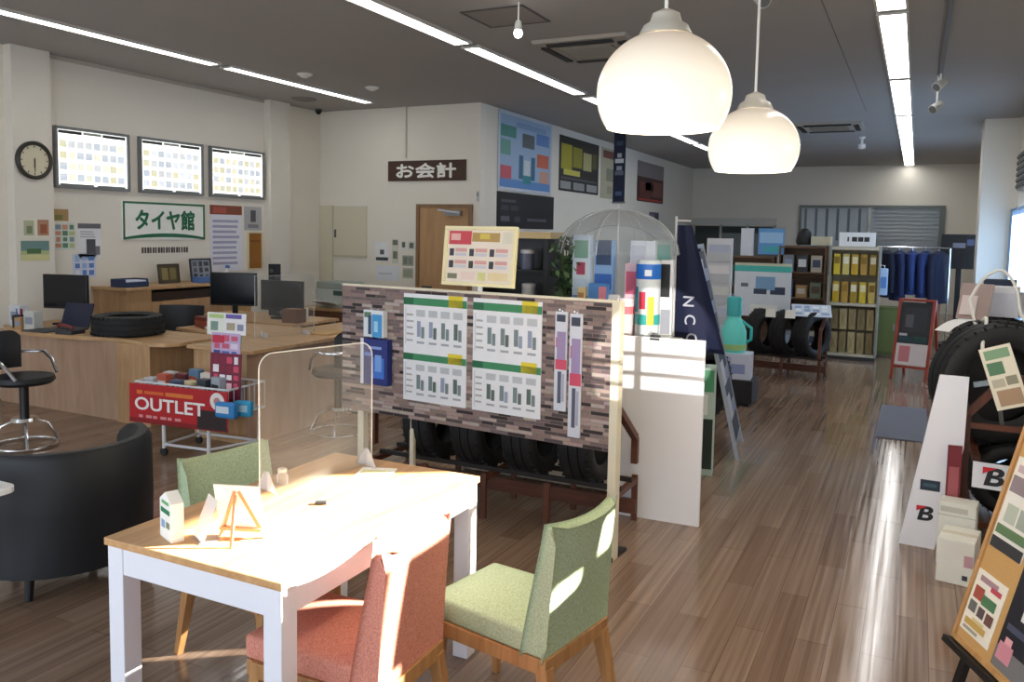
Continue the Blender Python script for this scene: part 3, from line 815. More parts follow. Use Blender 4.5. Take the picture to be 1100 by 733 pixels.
def pack(name, label, cat, x, z, w, h, base, marks, th=.035, group=None):
    t = thing(name, label, cat, (0, 0, 0), 0, group); t.matrix_world = frame_matrix(on_board(x, z, -.021), BU, BV)
    MB().box(-w / 2, w / 2, -h / 2, h / 2, 0, th).build('box', base, t, bevel=.003)
    m = MB(); face_marks(m, w, h, th, marks); m.build('print', base, t)
    MB().tube([(0, h / 2 - .01, 0), (0, h / 2 + .01, 0), (0, h / 2 + .012, th + .02)], .004).build('hook', CHROME, t)
    return t
DB = C('1b2c78', .45)
pack('boxed_product', 'large navy blue boxed product hung on the stone board', 'boxed product', -.645, .925, .215, .29, DB,
     [(.0, .0, .12, 1, C('e8eaf0', .5)), (.3, .78, .8, .84, C('8ba2d8', .5)), (.15, .62, .45, .7, C('5d7fd0', .5)), (.45, .15, .9, .6, C('3f74d0', .5)), (.55, .3, .8, .66, C('79a5e6', .5))], .05)
pack('boxed_product', 'small sky blue and white boxed product above the navy one', 'boxed product', -.655, 1.165, .16, .17, C('dfe6ea', .5),
     [(.45, 0, .95, .85, C('3f9ad6', .45)), (.55, .2, .75, .6, C('9fd4f0', .5)), (.05, .72, .4, .92, C('63806a', .6)), (.25, .1, .42, .8, C('2b4d6a', .5))], .045)
def wiper(x, z, label, h):
    return pack('wiper_pack', label, 'wiper blade', x, z, .076, h, C('d3d6e0', .5),
     [(.2, .52, .9, .80, C('9b87b0', .5)), (.1, .42, 1, .52, C('d04a66', .5)), (.3, .08, .6, .4, C('54586c', .5)), (.65, .1, .85, .38, C('a7abbc', .5)), (.15, .90, .85, .97, C('33384a', .5)), (.1, .64, .5, .74, C('c46a7e', .5))], .012, 'wiper packs on the stone board')
wiper(.655, 1.05, 'left wiper blade pack on the right of the stone board', .55)
wiper(.745, .98, 'right wiper blade pack, the longer one reaching lower', .68)

# framed price menu standing on the board top
t = thing('price_menu', 'cream framed price menu with red heading standing above the stone board', 'menu board')
t.matrix_world = frame_matrix(on_board(.06, 1.605, .05), BU, (0, .10, 1))
pf = MB(); w_, h_ = .46, .31
pf.box(-w_ / 2, w_ / 2, -h_ / 2, h_ / 2, 0, .008, C('efe3d3', .6))
R2 = C('cf4a55', .6); mk = [(.02, .72, .37, .98, R2), (.05, .80, .2, .93, C('e7b6b0', .6)), (.38, .78, .8, .95, C('b99a5a', .6)), (.5, .83, .65, .93, C('d8c35a', .6))]
for i in range(3):
    for j in range(2):
        x0 = .04 + .31 * i; y0 = .50 - .23 * j
        mk += [(x0, y0, x0 + .07, y0 + .14, C('3f4146', .6)), (x0 + .09, y0 + .08, x0 + .27, y0 + .15, C('dba7a0', .6)), (x0 + .09, y0, x0 + .27, y0 + .06, C('d2cfd6', .6))]
mk += [(.03, .06, .18, .16, C('7e7f66', .6)), (.24, .05, .45, .2, C('eed7cc', .6)), (.5, .04, .62, .2, C('d5d38e', .6)), (.66, .05, .95, .2, C('e8d6a8', .6)), (.84, .75, .98, .97, C('e0dcc8', .6))]
face_marks(pf, w_, h_, .008, mk); pf.build('printed_face', CREAM, t)
fb = MB(); q = .022
fb.box(-w_ / 2 - q, w_ / 2 + q, h_ / 2, h_ / 2 + q, -.01, .02); fb.box(-w_ / 2 - q, w_ / 2 + q, -h_ / 2 - q, -h_ / 2, -.01, .02)
fb.box(-w_ / 2 - q, -w_ / 2, -h_ / 2, h_ / 2, -.01, .02); fb.box(w_ / 2, w_ / 2 + q, -h_ / 2, h_ / 2, -.01, .02)
fb.build('frame', C('efe6b8', .5), t, bevel=.003)
sm = MB(); sm.box(.0, .03, -h_ / 2 - .055, -h_ / 2 - .02, -.012, .0); sm.box(-.04, .30, -.215, -.205, -.05, .03)
sm.build('stand', WHITE, t)
# ------------------------------------------------------------------ left wall: menu boards, sign, posters
UY, UZ = (0, 1, 0), (0, 0, 1)
LB = emit_mat('menu_backlight', (.98, 1.0, .97), .72)
def menu_box(y0, y1, label, tint):
    w_, h_ = y1 - y0 - .05, .585
    cols_ = [C('d2d6d8', .6, emit=.5), C('dcd9b8', .6, emit=.52), C(tint, .6, emit=.5), C('c6ced8', .6, emit=.48)]
    mk = []
    for i in range(8):
        for j in range(4):
            x0 = .03 + .118 * i; y_ = .08 + .2 * j
            mk.append((x0, y_, x0 + .1, y_ + .13, random.choice(cols_)))
            if random.random() < .6: mk.append((x0 + .01, y_ + .08, x0 + .09, y_ + .1, C('cdd1cf', .6, emit=.55)))
    dk = C('3a3c3a', .6)
    mk += [(.02, .93, .34, .985, dk), (.36, .94, .62, .985, C('a5a8a4', .6)), (.64, .93, .98, .985, dk), (.03, .0, .5, .03, C('6d706c', .6)), (.55, .0, .97, .03, C('7f827d', .6))]
    return board('menu_light_box', label, 'light box', (XL, (y0 + y1) / 2, 2.455), UY, UZ, w_, h_, LB, mk, th=.03, frame=C('77797a', .4), fw=.03, fd=.02, group='lit menu boxes high on the left wall')
menu_box(5.69, 6.59, 'lit menu light box nearest the wall clock', 'eceed8')
menu_box(6.735, 7.675, 'lit menu light box in the middle of the three', 'dfe5f0')
menu_box(7.80, 8.755, 'lit menu light box nearest the service corner', 'f0e8cc')
G1 = C('1d6b47', .5)
sg = board('shop_sign', 'white shop sign with bold green characters and a green border', 'sign', (XL, 7.107, 1.805), UY, UZ, 1.2, .44, C('f4f5ef', .5),
      [], [('タイヤ館', .50, .53, .235, G1, 0, .86, 0, .009)], th=.02, frame=None)
bd = MB()
for a in ((-.6, .6, .196, .22), (-.6, -.578, -.22, .196), (.578, .6, -.22, .196)): bd.box(a[0], a[1], a[2], a[3], .02, .026)
for i in range(12):      # lower border swells upwards in the middle
    x0 = -.6 + .1 * i; b0 = .05 * (1 - (x0 / .6) ** 2); b1 = .05 * (1 - ((x0 + .1) / .6) ** 2)
    bd.add([(x0, -.22 + b0 * .6, .026), (x0 + .1, -.22 + b1 * .6, .026), (x0 + .1, -.195 + b1, .026), (x0, -.195 + b0, .026)], [(0, 1, 2, 3)])
bd.build('green_border', G1, sg)
mk = [(.03 + .052 * i, .1, .03 + .052 * i + random.uniform(.03, .046), .9, C('4c4143', .6)) for i in range(18)]
board('lettering_strip', 'narrow strip of dark lettering under the green shop sign', 'lettering', (XL, 7.113, 1.458), UY, UZ, .74, .085, WALL, mk, th=.003)
board('wall_poster', 'tall white price poster with a red and yellow heading beside the shop sign', 'poster', (XL, 8.09, 1.60), UY, UZ, .56, .86, C('e3e4ee', .7),
      [(0, .86, 1, 1, C('8a4a34', .6)), (.1, .88, .5, .97, C('b4584a', .6)), (.5, .87, .95, .97, C('c3a04e', .6))] + lines(.08, .92, .1, .82, 9, C('a9a8c4', .7), .5, .15), th=.004)
board('wall_poster', 'small grey poster in the corner above the brown notice board', 'poster', (XL, 8.58, 1.87), UY, UZ, .33, .32, C('b6b4b6', .7),
      [(.35, .35, .65, .85, C('5c5c62', .7)), (.2, .1, .8, .25, C('86868c', .7))], th=.004)
board('notice_board', 'small brown notice board low in the corner under the grey poster', 'notice board', (XL, 8.605, 1.43), UY, UZ, .24, .48, C('9a6524', .8, var=.15, scale=40),
      [(.1, .75, .9, .8, C('7d4e18', .7))], th=.012, frame=C('d9cba8', .5), fw=.015)
board('wall_poster', 'small brown and olive poster right beside the clock pillar', 'poster', (XL, 5.76, 1.845), UY, UZ, .17, .125, C('a88a5c', .7), [(.1, .1, .6, .5, C('7c7a44', .7))], th=.004)
board('wall_poster', 'collage poster of green and pink blocks below the small brown poster', 'poster', (XL, 5.80, 1.62), UY, UZ, .25, .29, C('d5ddd4', .7), cells(.03, .97, .05, .95, 3, 4, [C('5f8a72', .7), C('d49a80', .7), C('8a9aa8', .7), C('b8c690', .7)], .85), th=.004)
board('wall_poster', 'white poster with dark heading and a grey tower picture left of the shop sign', 'poster', (XL, 6.09, 1.57), UY, UZ, .28, .38, C('e4e6ea', .7), [(.0, .86, 1, 1, C('6a6a70', .7)), (.35, .1, .75, .55, C('50545c', .7)), (.55, .1, .95, .35, C('72767e', .7))] + lines(.1, .8, .6, .82, 3, C('b0b2b8', .7)), th=.004)
board('wall_poster', 'blue and white poster hanging low between monitor and tower poster', 'poster', (XL, 6.02, 1.30), UY, UZ, .28, .26, C('cfd9ec', .7), cells(.05, .95, .05, .95, 3, 3, [C('5f84c8', .7), C('9fb8e0', .7), C('e8ecf4', .7)], .8), th=.004)
# on the pillar
t = thing('wall_clock', 'round wall clock with a dark rim on the white pillar', 'clock'); t.matrix_world = frame_matrix((-8.05, 5.392, 2.385), UY, UZ)
MB().lathe([(.155, 0), (.155, .02), (.001, .02)], 40).build('dial', C('dcd5b8', .5), t)
MB().lathe([(.150, .0), (.19, .0), (.192, .03), (.178, .045), (.158, .04), (.152, .02)], 40).build('rim', C('2f2d28', .4), t, smooth=True)
mk = MB()
for i in range(12):
    q = PI / 6 * i; mk.bar((.125 * math.sin(q), .125 * math.cos(q), .022), (.145 * math.sin(q), .145 * math.cos(q), .022), .008, .003, None, (0, 0, 1))
mk.build('hour_marks', INK, t)
MB().bar((0, .02, .025), (.0, -.075, .025), .010, .003, None, (0, 0, 1)).build('hour_hand', INK, t)
MB().bar((0, .02, .029), (.0, -.115, .029), .007, .003, None, (0, 0, 1)).build('minute_hand', INK, t)
board('wall_poster', 'pair of small food-coloured pictures on the clock pillar', 'poster', (-8.05, 5.40, 1.705), UY, UZ, .29, .19, C('e6e3d4', .7), [(.05, .1, .42, .9, C('b7bb9c', .7)), (.15, .2, .35, .6, C('7f8a6a', .7)), (.55, .1, .97, .95, C('b98a70', .7)), (.65, .2, .9, .7, C('a05f44', .7))], th=.004)
board('wall_poster', 'landscape picture in green and yellow lowest on the clock pillar', 'poster', (-8.05, 5.385, 1.475), UY, UZ, .30, .20, C('b7c08a', .7), [(0, .5, 1, 1, C('6f8f8c', .7)), (.2, .35, .7, .6, C('4f6e44', .7)), (.0, .0, 1, .3, C('d3d29a', .7))], th=.004)

# counter along the left wall with things on it
WD = BEECHX
t = thing('wall_counter', 'long wooden cabinet counter against the wall below the shop sign', 'counter', (-7.86, 7.05, 0))
MB().box(-.31, .26, -.96, .96, 1.04, 1.07).build('worktop', WD, t, bevel=.003)
bx = MB(); bx.box(-.30, .22, -.93, -.6, 0, 1.04); bx.box(-.30, .22, .62, .93, 0, 1.04); bx.box(-.30, .22, -.6, .62, 0, .90); bx.box(-.30, -.1, -.6, .62, .9, 1.04)
bx.build('cabinet', BEECH, t)
MB().box(-.1, .20, -.58, .60, .905, 1.0).build('dark_slot_fill', C('3a2a20', .7), t)  # solid dark block, the shade of the shelf slot put into its colour
board('certificate', 'brown framed certificate standing on the wall counter', 'certificate', (-7.98, 6.98, 1.18), UY, (-.12, 0, 1), .27, .20, C('4e4532', .6), [(.12, .15, .45, .85, C('8d7f4e', .6)), (.55, .15, .88, .85, C('7c6f42', .6))], th=.01, frame=C('3a2c1c', .4), fw=.018)
board('photo_display', 'dark framed grid of small photos standing on the wall counter', 'photo display', (-7.98, 7.47, 1.21), UY, (-.12, 0, 1), .30, .25, C('8f949e', .6), cells(.05, .95, .05, .95, 3, 3, [C('3c4048', .6), C('5c6068', .6)], .8), th=.01, frame=C('2a2c30', .4), fw=.018)
t = thing('document_tray', 'low blue document tray at the left end of the wall counter', 'tray', (-7.8, 6.3, 1.07))
q = MB(); q.box(-.12, .12, -.15, .15, 0, .01); q.box(-.12, -.11, -.15, .15, .01, .09); q.box(.11, .12, -.15, .15, .01, .06); q.box(-.11, .11, -.15, -.14, .01, .09); q.box(-.11, .11, .14, .15, .01, .09)
q.build('tray', C('26365c', .5), t); MB().box(-.1, .1, -.13, .13, .01, .075).build('papers', C('cdd4e4', .7), t)
props(MB().box(-.06, .06, -.17, .17, 0, .07).build('blue_box', C('4f74b0', .5), bevel=.004, loc=(-7.78, 7.38, 1.07)), 'flat blue box in front of the dark photo grid', 'box')
t = thing('spray_bottle', 'white spray bottle at the right end of the wall counter', 'bottle', (-7.85, 7.78, 1.07))
MB().lathe([(.001, 0), (.035, 0), (.036, .10), (.014, .14), (.013, .16)], 16).build('body', WHITE, t, smooth=True)
MB().box(-.015, .04, -.012, .012, .16, .195).build('spray_head', C('5a7fc0', .4), t)

# ------------------------------------------------------------------ reception desk at the left
t = thing('reception_desk', 'pale wooden reception desk with a curved front edge at the left', 'desk', (-7.0, 5.25, 0))
pl = [(1.15, -.35), (1.28, -.30), (1.34, -.2), (1.34, .35), (-1.04, .35), (-1.04, -.22)] + [(-1.04 + 2.25 * i / 12, -.27 - .16 * math.sin(PI * min(1, i / 9.0)) if i < 9 else -.27 - .0 - .08 * (i - 9) / 3) for i in range(1, 12)]
MB().prism(pl, .715, .75).build('desktop', WD, t, bevel=.004)
MB().box(-1.05, .68, -.26, -.235, .0, .715).build('front_panel', wood('desk_front_warm', 'ad8d74', 'c0a088', 'Z', .5, 2, 6), t)
MB().box(.68, 1.10, -.30, .30, .0, .715).build('pedestal', BEECH, t, bevel=.003)
MB().box(-1.05, -1.02, -.235, .3, 0, .715).build('side_panel', BEECH, t)

def monitor(name, label, loc, rz, w_, h_, lift=.12, grp=None, scr='0d1118'):
    t = thing(name, label, 'monitor', loc, rz, grp)
    MB().box(-w_ / 2, w_ / 2, -.02, .02, lift, lift + h_).build('casing', C('14161a', .4), t, bevel=.004)
    MB().box(-w_ / 2 + .012, w_ / 2 - .012, -.0215, -.02, lift + .02, lift + h_ - .012).build('screen', C(scr, .2), t)
    MB().box(-.03, .03, .02, .04, .02, lift + h_ * .5).build('stem', BLACK, t)
    MB().box(-.11, .11, -.07, .1, 0, .02).build('base', BLACK, t, bevel=.004)
    return t
monitor('monitor', 'black monitor on the reception desk in front of the white pillar', (-7.58, 5.38, .75), RAD(14), .50, .34, .16)
t = thing('laptop', 'open dark blue laptop on the reception desk', 'laptop', (-7.22, 5.1, .75), RAD(8))
MB().box(-.17, .17, -.12, .12, 0, .018).build('keyboard_base', C('4a4d55', .4), t, bevel=.004)
MB().bar((0, .12, .018), (0, .19, .24), .34, .010, C('17203c', .35), (0, 1, -.2)).build('screen', C('17203c', .35), t)
t = thing('pen_organizer', 'dark desk organizer with pens at the left end of the reception desk', 'organizer', (-7.72, 5.0, .75), RAD(15))
q = MB(); q.box(-.05, .05, -.05, .05, 0, .01); q.box(-.05, -.045, -.05, .05, 0, .12); q.box(.045, .05, -.05, .05, 0, .12); q.box(-.05, .05, -.05, -.045, 0, .12); q.box(-.05, .05, .045, .05, 0, .12)
q.build('box', C('25272f', .5), t)
for i in range(4): MB().bar((-.03 + .02 * i, 0, .01), (-.045 + .03 * i, .02 * (i % 2), .18), .008).build('pen', [BLUE, RED, INK, WHITE][i], t)
for i, (x, y, w_, h_, c_, l) in enumerate(((-7.86, 5.08, .16, .20, 'd5d9e0', 'white paper box at the far left end of the reception desk'), (-7.50, 4.98, .13, .17, 'c9cbc6', 'pale grey box standing by the laptop on the reception desk'), (-7.60, 4.93, .07, .11, 'b08e62', 'small cardboard box between the organizer and the pale grey box'))):
    t = thing('desk_box', l, 'box', (x, y, .75), RAD(8 * i)); MB().box(-w_ / 2, w_ / 2, -.05, .05, 0, h_).build('body', C(c_, .6), t, bevel=.003)
    MB().box(-w_ * .35, w_ * .35, -.052, -.05, h_ * .3, h_ * .7).build('label', C('8f96a8', .7), t)
t = thing('telephone', 'dark office telephone with a red handset cover on the reception desk', 'telephone', (-6.93, 4.95, .75), RAD(10))
MB().prism([(-.09, 0), (.09, 0), (.09, .035), (-.09, .055)], -.08, .08, None, Matrix.Rotation(PI / 2, 4, 'X')).build('base', C('3a3b40', .5), t)
MB().tube([(-.085, -.05, .065), (-.07, -.05, .085), (.06, -.05, .07), (.08, -.05, .05)], .016).build('handset', C('7c3434', .5), t, smooth=True)
props(MB().box(-.15, .15, -.1, .1, 0, .012).build('keyboard', C('3d4046', .5), bevel=.003, loc=(-7.28, 4.92, .75), rot=(0, 0, .1)), 'dark keyboard lying before the laptop', 'keyboard')

# tires: one shared pair of meshes per size
def tire_meshes(R_, W_, tag_):
    """axis along local y, centred"""
    rim = R_ * .62
    MXr = Matrix.Rotation(PI / 2, 4, 'X')
    prof = [(rim, -W_ * .40), (rim + .015, -W_ * .47), (R_ * .80, -W_ * .52), (R_ * .93, -W_ * .48), (R_ * .975, -W_ * .42)]
    inner = [(rim + .012, -W_ * .36), (R_ * .9, -W_ * .36), (R_ * .9, W_ * .36), (rim + .012, W_ * .36)]
    full = prof[::-1] + inner + [(r, -z) for r, z in prof]
    side = MB().lathe(full, 48, None, MXr)
    tp = []
    n = 9
    for i in range(n + 1):
        z = -W_ * .42 + W_ * .84 * i / n
        g = (i in (2, 3, 6, 7))
        r = R_ * (1 - .02 * (2 * i / n - 1) ** 2)
        if i in (3, 6): tp += [(r, z), (R_ * .955, z), (R_ * .955, z + W_ * .04), (r, z + W_ * .04)]
        else: tp.append((r, z))
    tread = MB().lathe(tp, 72, None, MXr)
    # sipes: small cross grooves as raised blocks
    for k in range(36):
        q = 2 * PI * k / 36
        for s in (-1, 1):
            tread.cbox((0, 0, 0), (W_ * .12, .004, R_ * .1), None, Matrix.Rotation(q, 4, 'Y') @ Matrix.Translation((0, s * W_ * .40, R_ * .965)) @ Matrix.Rotation(PI / 2, 4, 'Z'))
    return side, tread
LETT = C('c9cbcf', .6)
def make_tire(label, loc, rot, R_=.31, W_=.20, group=None, letter=False, cat='tire'):
    t = thing('tire', label, cat, loc, 0, group); t.rotation_euler = rot
    s, tr = tire_meshes(R_, W_, '')
    s.build('sidewall', RUBBER, t, smooth=True); tr.build('tread', C('121316', .7), t, smooth=True)
    if letter:
        vs, fs, tw = glyphs('BRIDGESTONE', .055, .01)
        k = .42 / tw
        vv = []
        for x, y, z in vs:      # bend the word along the upper sidewall
            q = PI / 2 - x * k / (R_ * .8); r = R_ * .76 + y
            vv.append((r * math.cos(q), -W_ * .535, r * math.sin(q)))
        MB().add(vv, fs).build('lettering', LETT, t)
    return t
TD = make_tire('black tire lying flat on the reception desk', (-6.47, 5.2, .844), (RAD(90), 0, 0), .31, .18)
t = thing('office_chair', 'black office chair behind the right end of the reception desk', 'chair', (-6.80, 5.98, 0), RAD(205))
def office(t, fabm=BLK):
    MB().box(-.24, .24, -.22, .25, .42, .50).build('seat', fabm, t, bevel=.03, seg=3)
    q = MB(); vs = []; n = 10
    for i in range(n + 1):
        u = -1 + 2 * i / n
        for z, yy in ((.52, -.22), (.75, -.27), (.92, -.30)): vs.append((u * .23, yy + .06 * u * u, z))
    for i in range(n + 1):
        u = -1 + 2 * i / n
        for z, yy in ((.52, -.27), (.75, -.32), (.92, -.34)): vs.append((u * .23, yy + .06 * u * u, z))
    m = 3 * (n + 1); fs = []
    for i in range(n):
        for j in range(2):
            a_ = i * 3 + j; fs += [(a_, a_ + 1, a_ + 4, a_ + 3), (m + a_, m + a_ + 3, m + a_ + 4, m + a_ + 1)]
        fs += [(i * 3, i * 3 + 3, m + i * 3 + 3, m + i * 3), (i * 3 + 2, m + i * 3 + 2, m + i * 3 + 5, i * 3 + 5)]
    fs += [(0, m, m + 1, 1), (1, m + 1, m + 2, 2), (3 * n, 3 * n + 1, m + 3 * n + 1, m + 3 * n), (3 * n + 1, 3 * n + 2, m + 3 * n + 2, m + 3 * n + 1)]
    q.add(vs, fs).build('backrest', fabm, t, smooth=True)
    MB().bar((0, -.2, .44), (0, -.33, .7), .05, .02).build('back_bar', BLACK, t)
    MB().tube([(0, 0, .1), (0, 0, .42)], .03, n=12).build('column', BLACK, t)
    for i in range(5):
        q = 2 * PI * i / 5
        l = MB().bar((0, 0, .11), (.27 * math.cos(q), .27 * math.sin(q), .07), .04, .03, None, (0, 0, 1), .03).build('foot_arm', BLACK, t)
        MB().sphere((.27 * math.cos(q), .27 * math.sin(q), .03), .03).build('caster', BLACK, l, smooth=True)
    for s in (-1, 1): MB().tube([(s * .24, -.1, .46), (s * .29, -.1, .52), (s * .29, -.1, .66), (s * .29, .12, .68)], .016).build('armrest', BLACK, t)
office(t)

# swivel stools with chrome feet
def stool(label, loc, rz):
    t = thing('swivel_stool', label, 'stool', (*loc, 0), rz, 'black swivel chairs with chrome feet at the counters')
    MB().lathe([(.001, .50), (.20, .50), (.225, .525), (.215, .56), (.14, .575), (.001, .578)], 32).build('seat', BLK, t, smooth=True)
    arc_wall(.235, .20, .60, .90, RAD(225), RAD(315), 14).build('backrest', BLK, t, smooth=True)
    ar = MB(); pts = []
    for i in range(15):
        q = RAD(150 + 240 * i / 14); pts.append((.245 * math.cos(q), .245 * math.sin(q), .72 - (.16 if i in (0, 14) else .06 if i in (1, 13) else 0)))
    ar.tube(pts, .014); ar.build('arm_hoop', CHROME, t, smooth=True)
    MB().tube([(0, 0, .20), (0, 0, .50)], .034, n=14).build('column', C('17181b', .4), t, smooth=True)
    MB().lathe([(.001, .235), (.09, .23), (.10, .205), (.04, .19), (.001, .19)], 24).build('hub', CHROME, t, smooth=True)
    for i in range(4):
        q = PI / 4 + PI / 2 * i
        MB().tube([(.06 * math.cos(q), .06 * math.sin(q), .21), (.16 * math.cos(q), .16 * math.sin(q), .17), (.235 * math.cos(q), .235 * math.sin(q), .02)], .012).build('leg', CHROME, t, smooth=True)
    pts = [(.225 * math.cos(2 * PI * i / 28), .225 * math.sin(2 * PI * i / 28), .014) for i in range(28)]
    MB().tube(pts, .011, closed=True).build('floor_ring', CHROME, t, smooth=True)
stool('black swivel stool with chrome feet before the reception desk, at the left edge', (-6.24, 4.05), RAD(-75))
stool('black swivel stool with chrome feet at the wooden cashier counter behind the stone board', (-4.40, 5.62), RAD(75))

# ------------------------------------------------------------------ cashier counter (centre left)
t = thing('cashier_counter', 'wooden L-shaped cashier counter behind the red outlet cart', 'counter', (0, 0, 0))
MB().prism([(-5.38, 4.88), (-4.70, 4.88), (-4.68, 4.90), (-4.68, 6.9), (-5.38, 6.9), (-5.38, 6.32), (-6.38, 6.32), (-6.38, 5.66), (-5.38, 5.66)], .745, .775).build('worktop', WD, t, bevel=.003)
MB().box(-4.785, -4.76, 4.92, 6.86, 0, .745).build('front_panel', wood('desk_front_warm', 'ad8d74', 'c0a088', 'Z'), t)
MB().box(-5.34, -4.785, 4.92, 4.945, 0, .745).build('end_panel', BEECH, t)
MB().box(-6.34, -5.34, 5.70, 5.725, 0, .745).build('wing_panel', BEECH, t)
MB().box(-6.34, -6.315, 5.725, 6.28, 0, .745).build('end_panel', BEECH, t)
# far acrylic screen on it
t = thing('acrylic_partition', 'clear acrylic screen standing on the cashier counter', 'partition', (-5.1, 5.75, .775), RAD(65))
MB().box(-.28, .28, -.002, .002, 0, .55).build('sheet', ACR, t)
MB().tube([(-.28, 0, 0), (-.28, 0, .55), (.28, 0, .55), (.28, 0, 0)], .003, n=6).build('polished_edge', C('e6eaea', .3, alpha=.6), t)
for s in (-.2, .2): MB().box(s - .004, s + .004, -.08, .08, 0, .04).build('foot', clear_mat('frosted_acrylic'), t)
# stack of red brown books on the left wing
for i, (c_, l) in enumerate((('7a3424', 'lowest'), ('93462f', 'middle'), ('6c2b20', 'topmost'))):
    t = thing('catalogue', l + ' red brown catalogue of the stack on the cashier counter', 'book', (-6.12 + .02 * i, 5.86, .775 + .035 * i), RAD(-28 + 7 * i), 'red brown catalogues on the counter')
    MB().box(-.16, .16, -.11, .11, .004, .031).build('pages', C('d8d0c0', .8), t)
    q = MB(); q.box(-.165, .165, -.115, .115, 0, .004); q.box(-.165, .165, -.115, .115, .031, .035); q.box(-.165, .165, -.115, -.11, .004, .031); q.build('cover', C(c_, .5), t)
t = thing('pump_bottle', 'small clear green pump bottle on the cashier counter', 'bottle', (-5.06, 5.12, .775))
MB().lathe([(.001, 0), (.04, 0), (.042, .08), (.02, .11), (.016, .125)], 18).build('body', C('7fa890', .3), t, smooth=True)
MB().tube([(0, 0, .12), (0, 0, .17), (.045, 0, .168)], .007).build('pump', WHITE, t)
t = thing('desk_fan_box', 'small cream card stand at the right end of the cashier counter', 'card stand', (-4.95, 6.6, .775), RAD(10))
MB().box(-.05, .05, -.02, .02, 0, .14).build('card', C('dde4d6', .6), t); MB().box(-.06, .06, -.035, .035, 0, .012).build('base', BLACK, t)
props(MB().box(-.11, .11, -.15, .15, 0, .02).build('leaflet_tray', C('c9a26c', .5), bevel=.004, loc=(-4.9, 6.1, .775), rot=(0, 0, .1)), 'flat tan tray on the cashier counter top', 'tray')

# ------------------------------------------------------------------ office tables behind, along the service wall
t = thing('office_table', 'long office table behind the cashier counter carrying the two larger screens', 'table', (-6.75, 7.15, 0))
MB().box(-.75, .85, -.40, .40, .70, .73).build('tabletop', BEECHX, t)
for x in (-.70, .80):
    for y in (-.35, .35): MB().box(x - .025, x + .025, y - .025, y + .025, 0, .70).build('leg', STEEL, t)
MB().box(-.7, .8, -.38, -.36, .25, .70).build('modesty_panel', C('6e4a34', .6), t)
monitor('monitor', 'black monitor under the white price poster, left of two on the office table', (-7.02, 7.06, .73), RAD(18), .56, .38, .12)
monitor('monitor', 'black monitor right of the other one on the office table', (-6.38, 7.15, .73), RAD(5), .56, .34, .09)
t = thing('desk_speaker', 'black loudspeaker standing behind and above the left office monitor', 'speaker', (-6.70, 7.38, .73))
MB().box(-.05, .05, -.05, .05, 0, .60).build('cabinet', BLACK, t, bevel=.004); MB().lathe([(.04, 0), (.035, -.006), (.01, .012), (.001, .012)], 18, None, Matrix.Translation((0, -.051, .52)) @ Matrix.Rotation(PI / 2, 4, 'X')).build('cone', DGREY, t)
t = thing('office_table', 'office table under the beige cupboard doors carrying the printer', 'table', (-6.85, 8.75, 0))
MB().box(-.35, 1.68, -.40, .40, .70, .73).build('tabletop', BEECHX, t)
for x in (-.3, 1.62):
    for y in (-.35, .35): MB().box(x - .025, x + .025, y - .025, y + .025, 0, .70).build('leg', STEEL, t)
MB().box(-.3, 1.6, -.38, -.36, .25, .70).build('modesty_panel', C('6e4a34', .6), t)
t = thing('printer', 'grey green and white office printer under the beige cupboard doors', 'printer', (-6.75, 8.66, .73), RAD(-5))
MB().box(-.24, .24, -.2, .2, 0, .24).build('body', C('b9bfba', .5), t, bevel=.012)
MB().box(-.24, .24, -.19, .2, .24, .33).build('scanner_lid', C('98a49c', .5), t, bevel=.01)
MB().bar((0, -.2, .05), (0, -.36, .10), .32, .012, None, (0, 0, 1)).build('paper_tray', C('dfe2e2', .5), t)
MB().box(.08, .22, -.215, -.2, .17, .23).build('control_panel', C('3c5a58', .4), t)
t = thing('cash_register', 'grey cash register near the wooden door', 'cash register', (-5.45, 8.6, .73), RAD(-10))
MB().box(-.2, .2, -.2, .2, 0, .10).build('drawer', C('3c3e42', .5), t, bevel=.006); MB().prism([(-.2, .10), (.2, .10), (.2, .20), (-.1, .16)], -.17, .17, None, Matrix.Rotation(PI / 2, 4, 'X')).build('keyboard', C('9a9c9e', .5), t)
MB().box(.02, .16, -.03, .0, .22, .34).build('display', C('20242c', .3), t); MB().box(.08, .10, -.02, .0, .16, .22).build('stem', DGREY, t)
for i, (x, z, w_, h_, c_, l) in enumerate(((-6.02, .73, .2, .15, '6b4632', 'brown carton at the right end of the office table by the screens'), (-6.16, .73, .1, .13, 'd6d3c6', 'cream carton behind the brown carton on the office table'))):
    t = thing('carton', l, 'box', (x, 6.93 + .27 * i, z), .1 * i); MB().box(-w_ / 2, w_ / 2, -.08, .08, 0, h_).build('body', C(c_, .7), t, bevel=.003); MB().box(-w_ / 2, w_ / 2, -.012, .012, h_, h_ + .001).build('tape', C('b79a6a', .5), t)

